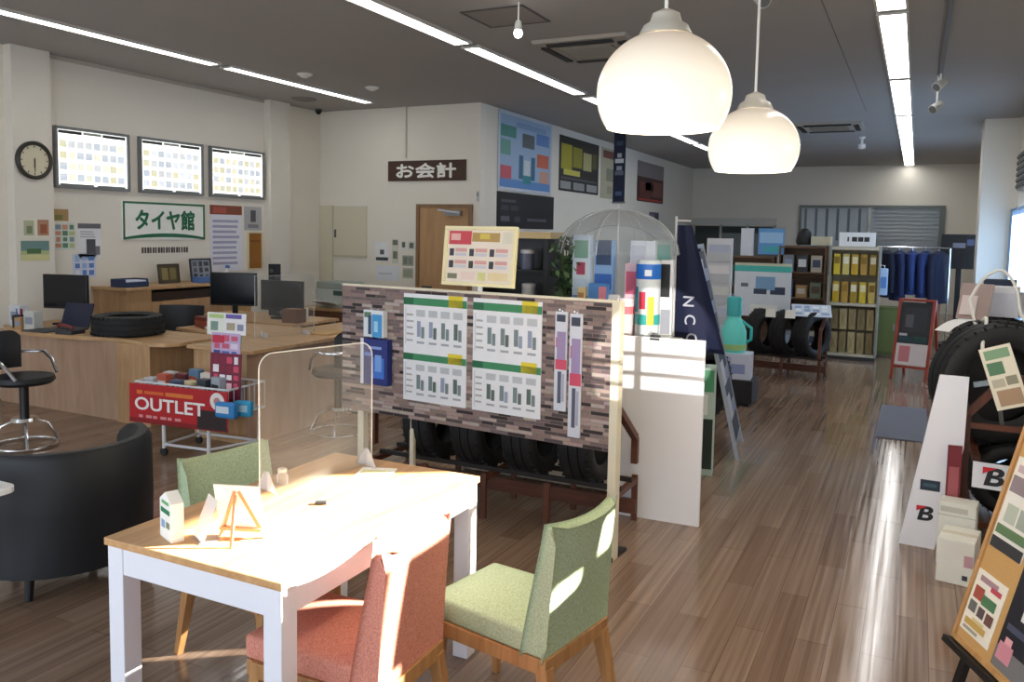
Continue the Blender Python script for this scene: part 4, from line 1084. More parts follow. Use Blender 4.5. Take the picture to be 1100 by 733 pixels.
# ------------------------------------------------------------------ service wall
USX = (1, 0, 0)
DB_ = C('44291c', .6)
board('counter_sign', 'dark brown sign with white characters over the wooden door', 'sign', (-6.275, YS, 2.592), USX, UZ, 1.28, .285, DB_, [], [('お会計', .5, .5, .20, C('f0efe8', .5), 0, .98, 0, .008)], th=.03)
for i, (x, z, w_, h_, b_, mk, l) in enumerate((
    (-7.03, 1.43, .24, .28, 'e6e8ea', [(.35, .35, .65, .6, C('5a5e66', .7)), (.05, .03, .95, .2, C('3f474e', .7))], 'white house-topped notice with a dark band on the service wall'),
    (-6.80, 1.44, .11, .36, 'cfd2c6', [(.1, .75, .9, .95, C('6f7466', .7)), (.15, .2, .85, .5, C('79806f', .7))], 'narrow pale notice right of the house-topped notice'),
    (-6.655, 1.53, .09, .16, 'dedfd8', [(.2, .3, .8, .8, C('5f665e', .7))], 'tiny notice in the upper row, left of the door'),
    (-6.52, 1.53, .12, .13, 'd3d6cd', [(.2, .2, .8, .8, C('666c66', .7))], 'small square notice in the upper row nearest the door'),
    (-6.58, 1.31, .19, .15, '9fa398', [(.1, .15, .45, .85, C('7b8074', .7)), (.55, .15, .9, .85, C('83887c', .7))], 'grey notice in the middle row left of the door'),
    (-6.58, 1.13, .18, .15, 'b2b5a6', [(.1, .15, .9, .85, C('9a9e8c', .7))], 'pale olive notice in the lowest row left of the door'),
    (-6.93, 1.12, .40, .22, 'dde2e8', [(.1, .4, .7, .5, C('bfc6d0', .7))], 'wide white notice under the house-topped notice'))):
    board('wall_notice', l, 'notice', (x, YS, z), USX, UZ, w_, h_, C(b_, .7), mk, th=.004)
t = thing('thermostat', 'small grey thermostat on the service wall right of the door', 'thermostat', (-5.48 + .02, YS, 2.23))
MB().box(-.0, .035, -.025, 0, -.07, .07).build('cover', LGREY, t); MB().box(.005, .03, -.027, -.025, .0, .05).build('display', C('7f8a86', .4), t)

# ------------------------------------------------------------------ outlet cart
CM = Matrix.Translation((-4.88, 4.40, 0)) @ Matrix.Rotation(RAD(6), 4, 'Z')
t = thing('sale_cart', 'white wire sale cart full of goods behind a red banner', 'cart'); t.matrix_world = CM
WF = C('dcdde0', .4)
bk = MB()
for z in (.36, .56):
    bk.tube([(-.45, -.02, z), (.42, -.02, z), (.42, .40, z), (-.45, .40, z)], .008, closed=True)
for i in range(19):
    x = -.45 + .87 * i / 18; bk.tube([(x, -.02, .56), (x, -.02, .36), (x, .40, .36), (x, .40, .56)], .0035, n=5)
for i in range(8):
    y = -.02 + .42 * i / 7; bk.tube([(-.45, y, .56), (-.45, y, .36), (.42, y, .36), (.42, y, .56)], .0035, n=5)
bk.build('wire_basket', WF, t, smooth=True)
for x, y in ((-.20, 0), (.22, 0), (-.20, .38), (.38, .38)):
    l = MB().tube([(x, y, .06), (x, y, .36)], .014, n=8).build('leg', WF, t, smooth=True)
    MB().lathe([(.001, -.011), (.03, -.011), (.034, 0), (.03, .011), (.001, .011)], 14, None, Matrix.Translation((x, y, .034)) @ Matrix.Rotation(PI / 2, 4, 'X')).build('wheel', BLACK, l, smooth=True)
fr = MB()
for y in (0, .38): fr.tube([(-.20, y, .09), (.22 if y == 0 else .38, y, .09)], .011)
fr.tube([(-.20, 0, .09), (-.20, .38, .09)], .011); fr.tube([(.22, 0, .09), (.38, .38, .09)], .011)
fr.build('lower_frame', WF, t, smooth=True)
RB = C('b8151f', .5); DR = C('4a0d14', .5)
bn = MB(); bw, bh = .92, .30
bn.box(-bw / 2, bw / 2, -bh / 2, bh / 2, 0, .006, RB)
face_marks(bn, bw, bh, .006, [(.0, .0, 1, .12, C('8c0f18', .5)), (.70, .03, .99, .5, C('241012', .5)), (.08, .74, .14, .84, C('e0722c', .5)), (.16, .75, .36, .83, C('d8642a', .5)), (.38, .74, .66, .84, C('e07a30', .5))]
           + [(.1 + .075 * i, .14, .14 + .075 * i + .02 * (i % 2), .21, C('d99a9c', .5)) for i in range(6)],
           [('OUTLET', .42, .50, .10, C('f6f2ee', .5), .02, .66)])
vs = [(.40 * bw + .065 * math.cos(2 * PI * i / 24), .25 * bh + .065 * math.sin(2 * PI * i / 24), .0095) for i in range(24)]
bn.add(vs, [tuple(range(24))], C('f3ece8', .5))
vs = [(.40 * bw + .03 * math.cos(2 * PI * i / 24), .25 * bh + .03 * math.sin(2 * PI * i / 24), .011) for i in range(24)]
bn.add(vs, [tuple(range(24))], C('c98a86', .5))
o = bn.build('outlet_banner', RB, None); o.matrix_world = CM @ frame_matrix((-.03, -.035, .40), (1, 0, 0), (0, .0, 1))
props(o, 'red banner with large white lettering clipped to the front of the sale cart', 'banner')
# goods in the cart
gc = ['c9ccd2', 'b9573f', '4a5a78', 'd8c9a0', '39404a', 'a7b3bc', 'd5d7d8', '7a3c40', '5a7f9c', 'e0d8cc', '2c3038', '8f9aa0']
k = 0
for j in range(2):
    for i in range(6):
        x = -.38 + .125 * i; y = .08 + .19 * j; h_ = random.uniform(.20, .27)
        c_ = gc[k]; 
        nm = {'c9ccd2': 'silver grey', 'b9573f': 'brick red', '4a5a78': 'slate blue', 'd8c9a0': 'straw yellow', '39404a': 'charcoal', 'a7b3bc': 'pale blue grey', 'd5d7d8': 'off-white', '7a3c40': 'dark wine', '5a7f9c': 'steel blue', 'e0d8cc': 'ivory', '2c3038': 'black', '8f9aa0': 'mid grey'}[c_]
        t2 = thing('goods_pack', nm + ' packet among the goods piled in the sale cart', 'goods', (0, 0, 0), 0, 'goods in the sale cart'); t2.matrix_world = CM @ Matrix.Translation((x, y, .366)) @ Matrix.Rotation(random.uniform(-.3, .3), 4, 'Z') @ Matrix.Rotation(random.uniform(-.06, .06), 4, 'Y')
        MB().box(-.05, .05, -.035, .035, 0, h_).build('packet', C(c_, .5), t2, bevel=.006)
        m = MB(); m.box(-.04, .04, -.036, -.035, h_ * .45, h_ * .8); m.build('label', C(gc[(k + 5) % 12], .6), t2)
        k += 1
# tall colourful pop sign on the cart
def pop(label, x, y, z0, w_, h_, base, mk, tilt=.05):
    M = CM @ frame_matrix((x, y, z0 + h_ / 2), (1, 0, 0), (0, tilt, 1))
    mb = MB(); mb.box(-w_ / 2, w_ / 2, -h_ / 2, h_ / 2, 0, .006, base); face_marks(mb, w_, h_, .006, mk)
    o = mb.build('pop_card', base); o.matrix_world = M
    return props(o, label, 'pop card', 'coloured cards rising from the sale cart')
PKS = [C('d8506a', .6), C('8a2440', .6), C('f2c8d0', .6), C('b03050', .6), C('f4eef0', .6)]
pop('pink and wine coloured tall card rising from the sale cart', .30, .10, .45, .28, .36, C('7c2440', .6), cells(.08, .95, .05, .95, 4, 5, PKS, .8))
pop('violet and pink card above the wine coloured card', .29, .12, .76, .26, .20, C('c9b3d8', .6), cells(.05, .95, .08, .95, 3, 3, [C('5670b8', .6), C('d0607c', .6), C('e8d8ec', .6), C('3c4c90', .6)], .85) + [(.03, .62, .45, .9, C('c8304a', .6))])
pop('white card with car pictures at the left top of the sale cart signs', .19, .14, .94, .17, .17, C('eceee6', .6), [(.2, .2, .6, .6, C('7f9a8c', .6)), (.1, .75, .9, .92, C('b8d088', .6))])
pop('white card with violet heading at the right top of the sale cart signs', .37, .13, .95, .19, .16, C('f0eef2', .6), [(.05, .75, .8, .95, C('6c5ca8', .6)), (.1, .2, .5, .55, C('b3a58c', .6)), (.6, .2, .9, .5, C('8c93a8', .6))])
t = thing('blue_pouch', 'bright blue pouch hung on the right end of the sale cart', 'pouch'); t.matrix_world = CM @ Matrix.Translation((.46, -.04, .38))
MB().box(-.13, .05, -.03, .03, -.02, .10).build('pouch', C('2e86c8', .5), t, bevel=.02); MB().box(-.11, .0, -.032, -.03, .02, .07).build('label', C('dbe8f2', .6), t)
t = thing('blue_pouch', 'turquoise blue pouch sticking out right of the bright blue pouch', 'pouch'); t.matrix_world = CM @ Matrix.Translation((.50, .05, .40)) @ Matrix.Rotation(.2, 4, 'Z')
MB().box(-.07, .07, -.03, .03, -.04, .08).build('pouch', C('2fa0d0', .5), t, bevel=.02); MB().box(-.04, .04, -.032, -.03, .0, .05).build('label', C('b8e0f0', .6), t)
# ------------------------------------------------------------------ tire rack behind the stone board
def tire_rack(label, loc, rz, L_, d_, zr, n_leg=5, plank=True):
    """L_ long (local x), d_ deep; two rails at height zr, slanted end frames, low shelf"""
    t = thing('tire_rack', label, 'rack', (*loc, 0), rz, 'dark wooden tire racks')
    for y in (-.10, .10): MB().box(-L_ / 2, L_ / 2, y - .014, y + .014, zr - .014, zr + .014).build('rail', C('1d1512', .6), t, bevel=.003)
    for i in range(n_leg):
        x = -L_ / 2 + L_ * i / (n_leg - 1)
        x = min(max(x, -L_ / 2 + .018), L_ / 2 - .018)
        MB().box(x - .018, x + .018, -d_ / 2 - .02, -d_ / 2 + .0, 0, zr).build('leg', DARKWOODZ, t, bevel=.002)
        MB().box(x - .018, x + .018, d_ / 2, d_ / 2 + .02, 0, zr).build('leg', DARKWOODZ, t, bevel=.002)
    if plank: MB().box(-L_ / 2, L_ / 2, d_ / 2 - .03, d_ / 2, .05, .14).build('low_rail', DARKWOOD, t, bevel=.002)
    for i in (0, n_leg // 2, n_leg - 1):
        x = min(max(-L_ / 2 + L_ * i / (n_leg - 1), -L_ / 2 + .018), L_ / 2 - .018)
        MB().box(x - .015, x + .015, -d_ / 2, d_ / 2, zr - .05, zr - .014).build('cross_bar', DARKWOODZ, t)
    return t
tr = tire_rack('dark wooden tire rack under and behind the stone board', (-2.30, 4.56), 0, 1.68, .40, .285)
for s in (-1, 1):      # end frames with a sloping top rail
    e = MB(); x = s * .82
    e.bar((x, .2, .36), (x, .2, .52), .04, .04); e.bar((x, -.2, .36), (x, -.2, .80), .04, .04); e.bar((x, -.2, .80), (x, .2, .52), .04, .04)
    e.build('end_frame', DARKWOODZ, tr, bevel=.003)
RT = make_tire('leftmost tire hanging below the stone board', (-2.76, 4.56, .56), (0, 0, RAD(90)), .285, .21, 'tires on the rack behind the stone board')
for x, l in ((-2.41, 'second tire from the left hanging below the stone board'), (-2.06, 'third tire from the left hanging below the stone board'), (-1.70, 'rightmost tire hanging below the stone board by the cream post')):
    dup(RT, (x, 4.56, .56), (0, 0, RAD(90)), l)

# plain plain white board to the right of the board
t = thing('partition_board', 'plain tall white board standing beside the stone board, catching window light', 'panel', (-1.37, 4.845, 0), RAD(2))
MB().box(-.275, .275, -.012, .012, 0, 1.13).build('board', C('ebebf0', .6, var=.01), t, bevel=.002)
MB().box(-.2, -.16, .012, .25, 0, .015).build('foot', C('d0d0d4', .5), t); MB().box(.16, .2, .012, .25, 0, .015).build('foot', C('d0d0d4', .5), t)
q = MB()
for s in (-.18, .18): q.bar((s, .24, .015), (s, .012, .7), .02)
q.build('rear_brace', C('d0d0d4', .5), t)
t = thing('bulldog_clip', 'small dark clip on the top edge of the plain white board', 'clip', (-1.40, 4.845, 1.13), RAD(2))
MB().prism([(-.018, -.016), (.018, -.016), (.006, .014), (-.006, .014)], -.03, .03, None, Matrix.Rotation(PI / 2, 4, 'Z') @ MX).build('jaw', C('3a3a3c', .4), t)
MB().tube([(0, -.014, .0), (.008, -.03, .03), (-.008, -.03, .03), (0, -.014, 0)], .003).build('wire', CHROME, t)

# gondola shelf behind the rack with the display on it
t = thing('display_shelf', 'cream shop shelf behind the stone board, only its loaded top showing', 'shelf', (-2.13, 5.25, 0))
MB().box(-.72, .74, -.22, .22, 1.03, 1.06).build('top_shelf', C('d9d3c2', .5), t)
MB().box(-.72, .74, .18, .21, .1, 1.03).build('back_panel', C('cfc8b6', .6), t)
MB().box(-.69, .71, -.20, .18, .06, .52).build('base_shelf', C('cfc8b6', .6), t)
for s in (-.71, .73): MB().box(s - .012, s + .012, -.22, .18, 0, 1.03).build('side_panel', C('cfc8b6', .6), t)
ZS = 1.06
t = thing('display_cabinet', 'dark open display case with a light wood top behind the price menu', 'display case', (-2.50, 5.27, ZS))
MB().box(-.31, .27, -.14, .14, .65, .695).build('top', wood('case_top', 'b59a62', 'cdb47c', 'X'), t)
c = MB(); c.box(-.29, .25, .11, .14, 0, .65); c.box(-.29, -.26, -.14, .11, 0, .65); c.box(.22, .25, -.14, .11, 0, .65); c.box(-.26, .22, -.14, .11, 0, .02); c.box(-.26, .22, -.12, .11, .42, .435); c.box(-.26, .22, -.12, .11, .185, .2)
c.build('carcass', C('17171a', .5), t)
for i, (x, z, c_, l) in enumerate(((-.62, .435, '5a5f78', 'violet grey'), (-.40, .2, 'b9bfc6', 'pale silver'))):
    k = thing('car_perfume', l + ' gift tin on a shelf of the dark display case', 'tin', (-2.01 + x * .7 if i == 0 else -2.43, 5.22, ZS + z))
    MB().lathe([(.001, 0), (.045, 0), (.047, .02), (.047, .11), (.001, .11)], 24).build('tin', C(c_, .35), k, smooth=True)
    MB().lathe([(.049, .11), (.049, .135), (.03, .14), (.001, .14)], 24).build('lid', C('c9cbd2', .3), k, smooth=True)
t = thing('potted_plant', 'bushy artificial ivy plant between the display case and the blue packs', 'plant', (-2.10, 5.10, ZS))
MB().lathe([(.001, 0), (.055, 0), (.075, .10), (.068, .10), (.06, .085), (.001, .085)], 24).build('pot', C('d8d4c8', .5), t, smooth=True)
lf = MB(); st = MB()
gm = [C('2f4a2c', .6, var=.2), C('3f6038', .6, var=.2), C('1f331f', .6, var=.2), C('587a4c', .6, var=.2)]
for i in range(14):
    q = random.uniform(0, 2 * PI); r = random.uniform(.02, .12); h = random.uniform(.35, .68)
    pts = [(0, 0, .08), (r * .5 * math.cos(q), r * .5 * math.sin(q), .08 + h * .6), (r * math.cos(q), r * math.sin(q), .08 + h)]
    st.tube(pts, .004, n=5)
    for k in range(26):
        f = random.uniform(.15, 1.0)
        p = Vector((r * f * math.cos(q), r * f * math.sin(q), .08 + h * f)) + Vector((random.gauss(0, .035), random.gauss(0, .035), random.gauss(0, .03)))
        n_ = Vector((random.gauss(0, 1), random.gauss(0, 1) - .6, random.gauss(.4, 1))).normalized(); a_ = n_.orthogonal().normalized(); a_.rotate(Matrix.Rotation(random.uniform(0, 6.28), 3, n_)); b_ = n_.cross(a_)
        s = random.uniform(.014, .026)
        lf.add([p - a_ * s * 1.3, p + b_ * s * .8 - a_ * .2 * s, p + a_ * s * 1.5, p - b_ * s * .8 - a_ * .2 * s], [(0, 1, 2, 3)], random.choice(gm))
st.build('stem', C('4a5a38', .7), t); lf.build('foliage', gm[0], t)
# clear dome umbrella shading the packs
t = thing('clear_umbrella', 'clear dome umbrella opened above the blue packs as a decoration', 'umbrella', (-1.80, 5.27, ZS))
UM = clear_mat('umbrella_vinyl', (.93, .95, .96), .06, .15)
mb = MB(); prof = []
for i in range(9):
    a_ = RAD(88) * i / 8; prof.append((.41 * math.sin(RAD(88) * (1 - i / 8)) + .001, .31 * math.cos(RAD(88) * (1 - i / 8)) + .55))
mb.lathe(prof, 32).build('canopy', UM, t, smooth=True)
for k in range(8):
    q = 2 * PI * k / 8
    MB().tube([(.41 * math.sin(RAD(88) * j / 8) * math.cos(q), .41 * math.sin(RAD(88) * j / 8) * math.sin(q), .31 * math.cos(RAD(88) * j / 8) + .548) for j in range(9)], .003, n=5).build('rib', C('b9bec2', .3), t)
MB().tube([(0, 0, 0), (0, 0, .89)], .006).build('shaft', C('c9ccd0', .3), t)
MB().lathe([(.06, 0), (.055, .012), (.008, .016)], 20, cap=True).build('base', C('c9ccd0', .4), t)
# tall packs and cans
def tall_pack(label, x, y, w_, d_, h_, base, mk, rz=0, grp='car care packs beneath the clear umbrella'):
    t = thing('car_care_pack', label, 'car care product', (x, y, ZS), rz, grp)
    MB().box(-w_ / 2, w_ / 2, -d_ / 2, d_ / 2, 0, h_).build('carton', base, t, bevel=.003)
    m = MB(); mb2 = MB(); face_marks(mb2, w_, h_, 0, mk)
    M = Matrix.Translation((0, -d_ / 2, h_ / 2)) @ Matrix.Rotation(PI / 2, 4, 'X')
    m.v = [tuple(M @ Vector(p)) for p in mb2.v]; m.f = mb2.f; m.mi = mb2.mi; m.mats = mb2.mats
    m.build('print', base, t)
    return t
tall_pack('tall narrow white and sky blue pack next to the ivy plant', -1.975, 5.08, .12, .06, .68, C('cfdff0', .5), [(.1, .05, .9, .2, C('e4d8b0', .5)), (.05, .35, .95, .42, C('6fa0d8', .5)), (.05, .24, .95, .3, C('8ab4e4', .5)), (.25, .62, .75, .74, C('b04a6a', .5)), (.1, .78, .9, .95, C('7fae9c', .5)), (.1, .46, .9, .58, C('bcd4ee', .5))])
tall_pack('blue and white pack with a dark top behind the umbrella shaft', -1.84, 5.14, .13, .06, .65, C('86aede', .5), [(.1, .75, .9, 1, C('33486c', .5)), (.05, .5, .95, .66, C('2f62b8', .5)), (.1, .28, .7, .48, C('b8d0ec', .5)), (.1, .05, .9, .22, C('e8eef4', .5))])
tall_pack('white pack with teal picture at the right under the umbrella', -1.62, 5.28, .17, .06, .65, C('d6dce8', .5), [(.15, .35, .95, .65, C('4aa09a', .5)), (.05, .65, .6, .95, C('c3c8da', .5)), (.1, .1, .9, .3, C('a8cfd8', .5))])
tall_pack('low sky blue pouch box at the foot of the blue packs', -1.84, 5.04, .13, .05, .37, C('4f8ad0', .5), [(.15, .2, .8, .7, C('86b4e8', .5)), (.55, .65, .95, .95, C('d8889c', .5))])
tall_pack('small white box on the shelf left of the banded can', -1.76, 5.065, .11, .05, .30, C('eceeee', .5), [(.1, .1, .9, .5, C('d8dce0', .5))])
t = thing('banded_can', 'big blue and white banded can beneath the umbrella', 'can', (-1.53, 5.10, ZS))
MB().lathe([(.001, 0), (.075, 0), (.078, .02), (.078, .515), (.07, .53), (.001, .53)], 28).build('body', C('d5dde2', .4), t, smooth=True)
MB().lathe([(.0785, .41), (.0795, .415), (.0795, .50), (.0785, .505)], 28).build('blue_band', C('1d6fd0', .4), t, smooth=True)
MB().lathe([(.0788, .12), (.0797, .125), (.0797, .18), (.0788, .185)], 28).build('teal_band', C('3aa7a4', .4), t, smooth=True)
for q0, z0, z1, c_ in ((-100, .22, .33, 'c8364e'), (-60, .12, .3, 'e3c83c'), (-140, .2, .36, '2a8fa8'), (-75, .43, .47, 'eef6fa')):
    MB().lathe([(.0802, z0), (.0802, z1)], 6, None, None, False, RAD(q0 - 16), RAD(q0 + 16)).build('label_print', C(c_, .5), t)
t = thing('white_bin', 'low white bucket of small goods in front of the banded can', 'bucket', (-1.66, 5.075, ZS))
MB().lathe([(.001, 0), (.04, 0), (.048, .28), (.044, .28), (.037, .006), (.001, .006)], 20).build('bucket', C('e9d9dc', .5), t, smooth=True)
MB().lathe([(.0462, .18), (.0476, .23)], 20).build('coral_band', C('e0707a', .5), t)

tall_pack('pink and white pouch pack left of the banded can', -1.665, 5.19, .09, .05, .50, C('e7c3cf', .5), [(.1, .6, .9, .9, C('d0607e', .5)), (.1, .2, .9, .5, C('f0e4e6', .5))])
tall_pack('white card with a black picture right of the banded can', -1.435, 5.20, .08, .04, .53, C('e2e3e6', .5), [(.05, .55, .8, .95, C('17171b', .5)), (.1, .1, .9, .4, C('9a9ca8', .5))])
tall_pack('grey green pack behind the banded can', -1.50, 5.33, .13, .05, .66, C('a9b5b4', .5), [(.1, .6, .9, .95, C('6fa39c', .5)), (.1, .2, .6, .5, C('c3cccf', .5))])
tall_pack('cream pack at the foot of the tall narrow pack', -1.955, 5.03, .05, .03, .34, C('dcc894', .5), [(.1, .5, .9, .9, C('b98a54', .5))])
# navy banners on poles
def nobori(label, loc, w_top, w_bot, z0, z1, letters, base, rz=0, lean=.0):
    t = thing('banner_flag', label, 'banner', (*loc, 0), rz, 'banners right of the plain white board')
    MB().tube([(0, 0, .03), (0, 0, z1 + .06)], .010).build('pole', C('c8c8cc', .4), t)
    MB().tube([(0, 0, z1 + .03), (w_top, 0, z1 + .03)], .007).build('cross_bar', C('c8c8cc', .4), t)
    MB().lathe([(.075, 0), (.075, .02), (.03, .04), (.012, .05)], 24, cap=True).build('base', C('2c2e33', .5), t)
    vs = []; fs = []; n = 16; m_ = 6
    for i in range(n + 1):
        f = i / n; z = z1 - (z1 - z0) * f; ww = w_top + (w_bot - w_top) * f
        for j in range(m_ + 1):
            u = j / m_; vs.append((.012 + u * ww, -.012 + .018 * math.sin(u * 9 + f * 2) * (.4 + f), z))
    for i in range(n):
        for j in range(m_): a_ = i * (m_ + 1) + j; fs.append((a_, a_ + m_ + 1, a_ + m_ + 2, a_ + 1))
    MB().add(vs, fs).build('cloth', base, t, smooth=True)
    lm = MB()
    for k, ch in enumerate(letters):
        gv, gf, tw = glyphs(ch, .075, .01)
        zc = z0 + .10 + .125 * (len(letters) - 1 - k)
        f = (z1 - zc) / (z1 - z0); xc = .012 + (w_top + (w_bot - w_top) * f) * .40
        lm.add([(xc + y, -.045, zc - x) for x, y, _ in gv], gf, C('b9bccb', .6))
    if letters: lm.build('lettering', C('b9bccb', .6), t)
    return t
nobori('navy banner with rotated white letters rising above the plain white board', (-1.50, 5.62), .10, .36, .95, 1.82, 'NCC', C('121b3d', .8))
nobori('black banner hanging just left of the navy banner', (-1.70, 5.62), .14, .17, .98, 1.58, '', C('15161b', .8))
# leaning grey poster stand seen almost edge-on
t = thing('poster_stand', 'grey and navy poster stand leaning back, seen nearly edge-on beside the banner', 'poster stand', (-1.22, 6.78, 0), RAD(98))
def lean_pt(x, z, y=0): return (x, y + .235 * z, z)
mb = MB()
mb.bar(lean_pt(0, .12), lean_pt(0, 1.62), .62, .015, C('262c44', .6), (0, -1, .3)); mb.build('panel', C('262c44'), t)
mb = MB()
for s in (-.32, .32): mb.bar(lean_pt(s, 0), lean_pt(s, 1.68), .03, .03)
mb.bar(lean_pt(-.32, 1.66), lean_pt(.32, 1.66), .03); mb.bar(lean_pt(-.32, .11), lean_pt(.32, .11), .03)
mb.build('frame', C('a9adb5', .35, metal=.6), t)
mb = MB(); mb.bar((-.28, .75, 0), lean_pt(-.28, 1.2, .02), .02); mb.bar((.28, .75, 0), lean_pt(.28, 1.2, .02), .02); mb.build('rear_strut', C('8d9198', .4, metal=.6), t)
mb = MB()
for i in range(5):
    z = .3 + .27 * i; mb.bar(lean_pt(-.15, z, -.012), lean_pt(-.15, z + .18, -.012), .24, .004, C('cfd3de', .6), (0, -1, .3)); mb.bar(lean_pt(.1, z, -.012), lean_pt(.1, z + .1, -.012), .3, .004, C('8d97b4', .6), (0, -1, .3))
mb.build('print', C('cfd3de'), t)

# ------------------------------------------------------------------ middle of the shop
make_tire('large tire standing on the floor behind the leaning poster stand', (-1.80, 7.75, .36), (RAD(0), 0, RAD(62)), .36, .24)
t = thing('green_white_box', 'small green and white carton on the floor right of the plain white board', 'carton', (-1.36, 6.0, 0), RAD(10))
MB().box(-.09, .09, -.08, .08, 0, .80).build('carton', C('b9cfc4', .6), t, bevel=.004)
m = MB(); m.box(-.08, .08, -.082, -.08, .62, .78, C('4f9a70', .6)); m.box(-.07, .04, -.082, -.08, .45, .6, C('e8eeea', .6)); m.box(-.08, .08, -.082, -.08, .05, .42, C('22302a', .6)); m.build('print', C('4f9a70', .6), t)
t = thing('low_podium', 'low black podium carrying the white carton and turquoise jug', 'podium', (-1.70, 8.75, 0))
MB().box(-.26, .26, -.2, .2, .03, .27).build('body', C('1c1c20', .5), t, bevel=.006); MB().box(-.23, .23, -.17, .17, 0, .03).build('plinth', BLACK, t)
t = thing('white_carton', 'white carton with violet print under the turquoise jug', 'carton', (-1.66, 8.72, .27), RAD(5))
MB().box(-.18, .18, -.13, .13, 0, .27).build('carton', C('d2d8ec', .6), t, bevel=.004)
m = MB(); m.box(-.1, .12, -.132, -.13, .06, .16, C('8f9ccc', .6)); m.box(-.14, -.02, -.132, -.13, .18, .23, C('b3bce0', .6)); m.build('print', C('8f9ccc', .6), t)
t = thing('turquoise_jug', 'turquoise plastic jug with a narrow neck on the white carton', 'jug', (-1.68, 8.72, .54))
MB().lathe([(.001, 0), (.125, 0), (.135, .05), (.13, .22), (.09, .33), (.07, .36), (.07, .38)], 28).build('body', C('6febe4', .4), t, smooth=True)
MB().lathe([(.078, .38), (.078, .56), (.06, .58), (.001, .58)], 24).build('cap', C('3fb7bd', .4), t, smooth=True)
MB().lathe([(.137, .03), (.138, .09)], 28).build('green_label', C('a9d48a', .6), t)
MB().tube([(.12, .0, .1), (.18, 0, .14), (.18, 0, .26), (.08, 0, .33)], .016).build('handle', TURQ, t, smooth=True)

t = thing('leaflet_tower', 'tall white leaflet tower left of the car picture board', 'leaflet stand', (-2.02, 9.5, 0), RAD(4))
MB().box(-.14, .14, -.05, .05, .04, 1.72).build('column', C('d9dbe0', .5), t, bevel=.004); MB().box(-.18, .18, -.14, .14, 0, .04).build('base', C('b9bbc0', .5), t)
for i in range(5):
    p = MB(); z = .5 + .24 * i; p.box(-.125, .125, -.085, -.05, z, z + .02); p.box(-.125, .125, -.085, -.08, z + .02, z + .1); q = p.build('pocket', C('c3c6cc', .4), t)
    MB().box(-.115, .115, -.078, -.056, z + .02, z + .19).build('leaflets', C(['e4e6ea', 'c9cde0', 'dfe0dc', 'e9e6ea', 'b9c3d8'][i], .6), q)

# tire rack with the car picture board behind it
rk = tire_rack('dark wooden tire rack in the middle of the shop below the car picture board', (-1.42, 10.75), RAD(-4), .92, .42, .26, 3)
for s in (-1, 1):
    e = MB(); x = s * .44; e.bar((x, -.21, .28), (x, -.21, .62), .035, .035); e.bar((x, .21, .28), (x, .21, .80), .035, .035); e.bar((x, -.21, .62), (x, .21, .80), .035, .035); e.build('end_frame', DARKWOODZ, rk)
MT = make_tire('left tire on the rack below the car picture board', (-1.70, 10.78, .545), (0, 0, RAD(62)), .29, .20, 'tires on the middle rack')
dup(MT, (-1.40, 10.76, .545), (0, 0, RAD(62)), 'middle tire on the rack below the car picture board')
dup(MT, (-1.12, 10.74, .545), (0, 0, RAD(62)), 'right tire on the rack below the car picture board')
for x, l in ((-1.66, 'small white price card stuck on the left tire of the middle rack'), (-1.43, 'small white price card stuck on the middle tire of the middle rack')):
    pc = MB(); pc.bar((0, 0, 0), (0, .03, .10), .12, .003, PAPER, (0, -1, .3)); o = pc.build('price_card', PAPER, None, loc=(x + .08, 10.47, .76)); props(o, l, 'price card')
props(board('catalogue_sheet', None, None, (-1.13, 10.72, .845), (.98, .17, 0), (-.15, .9, .42), .46, .3, C('c9d6ea', .6), cells(.05, .95, .1, .9, 4, 3, [C('8fa6c8', .6), C('e8eef4', .6)], .8), th=.004), 'pale blue catalogue sheet lying over the right tire of the middle rack', 'sheet')
t = thing('picture_board', 'white display board with a teal heading and car pictures above the middle tires', 'display board', (-1.80, 11.15, 0), RAD(2))
pb = MB(); pb.box(-.36, .36, -.012, .012, .70, 1.40, C('dfe8f2', .5)); pb2 = MB()
face_marks(pb2, .72, .70, 0, [(0, .84, 1, .95, C('48bfb8', .5)), (0, .95, 1, 1, C('cfd3b8', .5)), (.12, .55, .25, .62, C('6c7078', .5)), (.38, .5, .72, .75, C('7fa8d0', .5)), (.35, .42, .58, .52, C('3a4660', .5)), (.64, .42, .90, .56, C('31405c', .5)), (.3, .02, .78, .22, C('f0f2f0', .5))])
M = Matrix.Translation((0, -.012, 1.05)) @ Matrix.Rotation(PI / 2, 4, 'X')
for f, k in zip(pb2.f, pb2.mi): pb.add([tuple(M @ Vector(pb2.v[i])) for i in f], [tuple(range(len(f)))], pb2.mats[k])
pb.build('panel', C('dfe8f2', .5), t)
for s in (-.3, .3): MB().box(s - .015, s + .015, .012, .04, 0, 1.38).build('leg', STEEL, t); MB().box(s - .02, s + .02, -.15, .18, 0, .02).build('foot', STEEL, t)

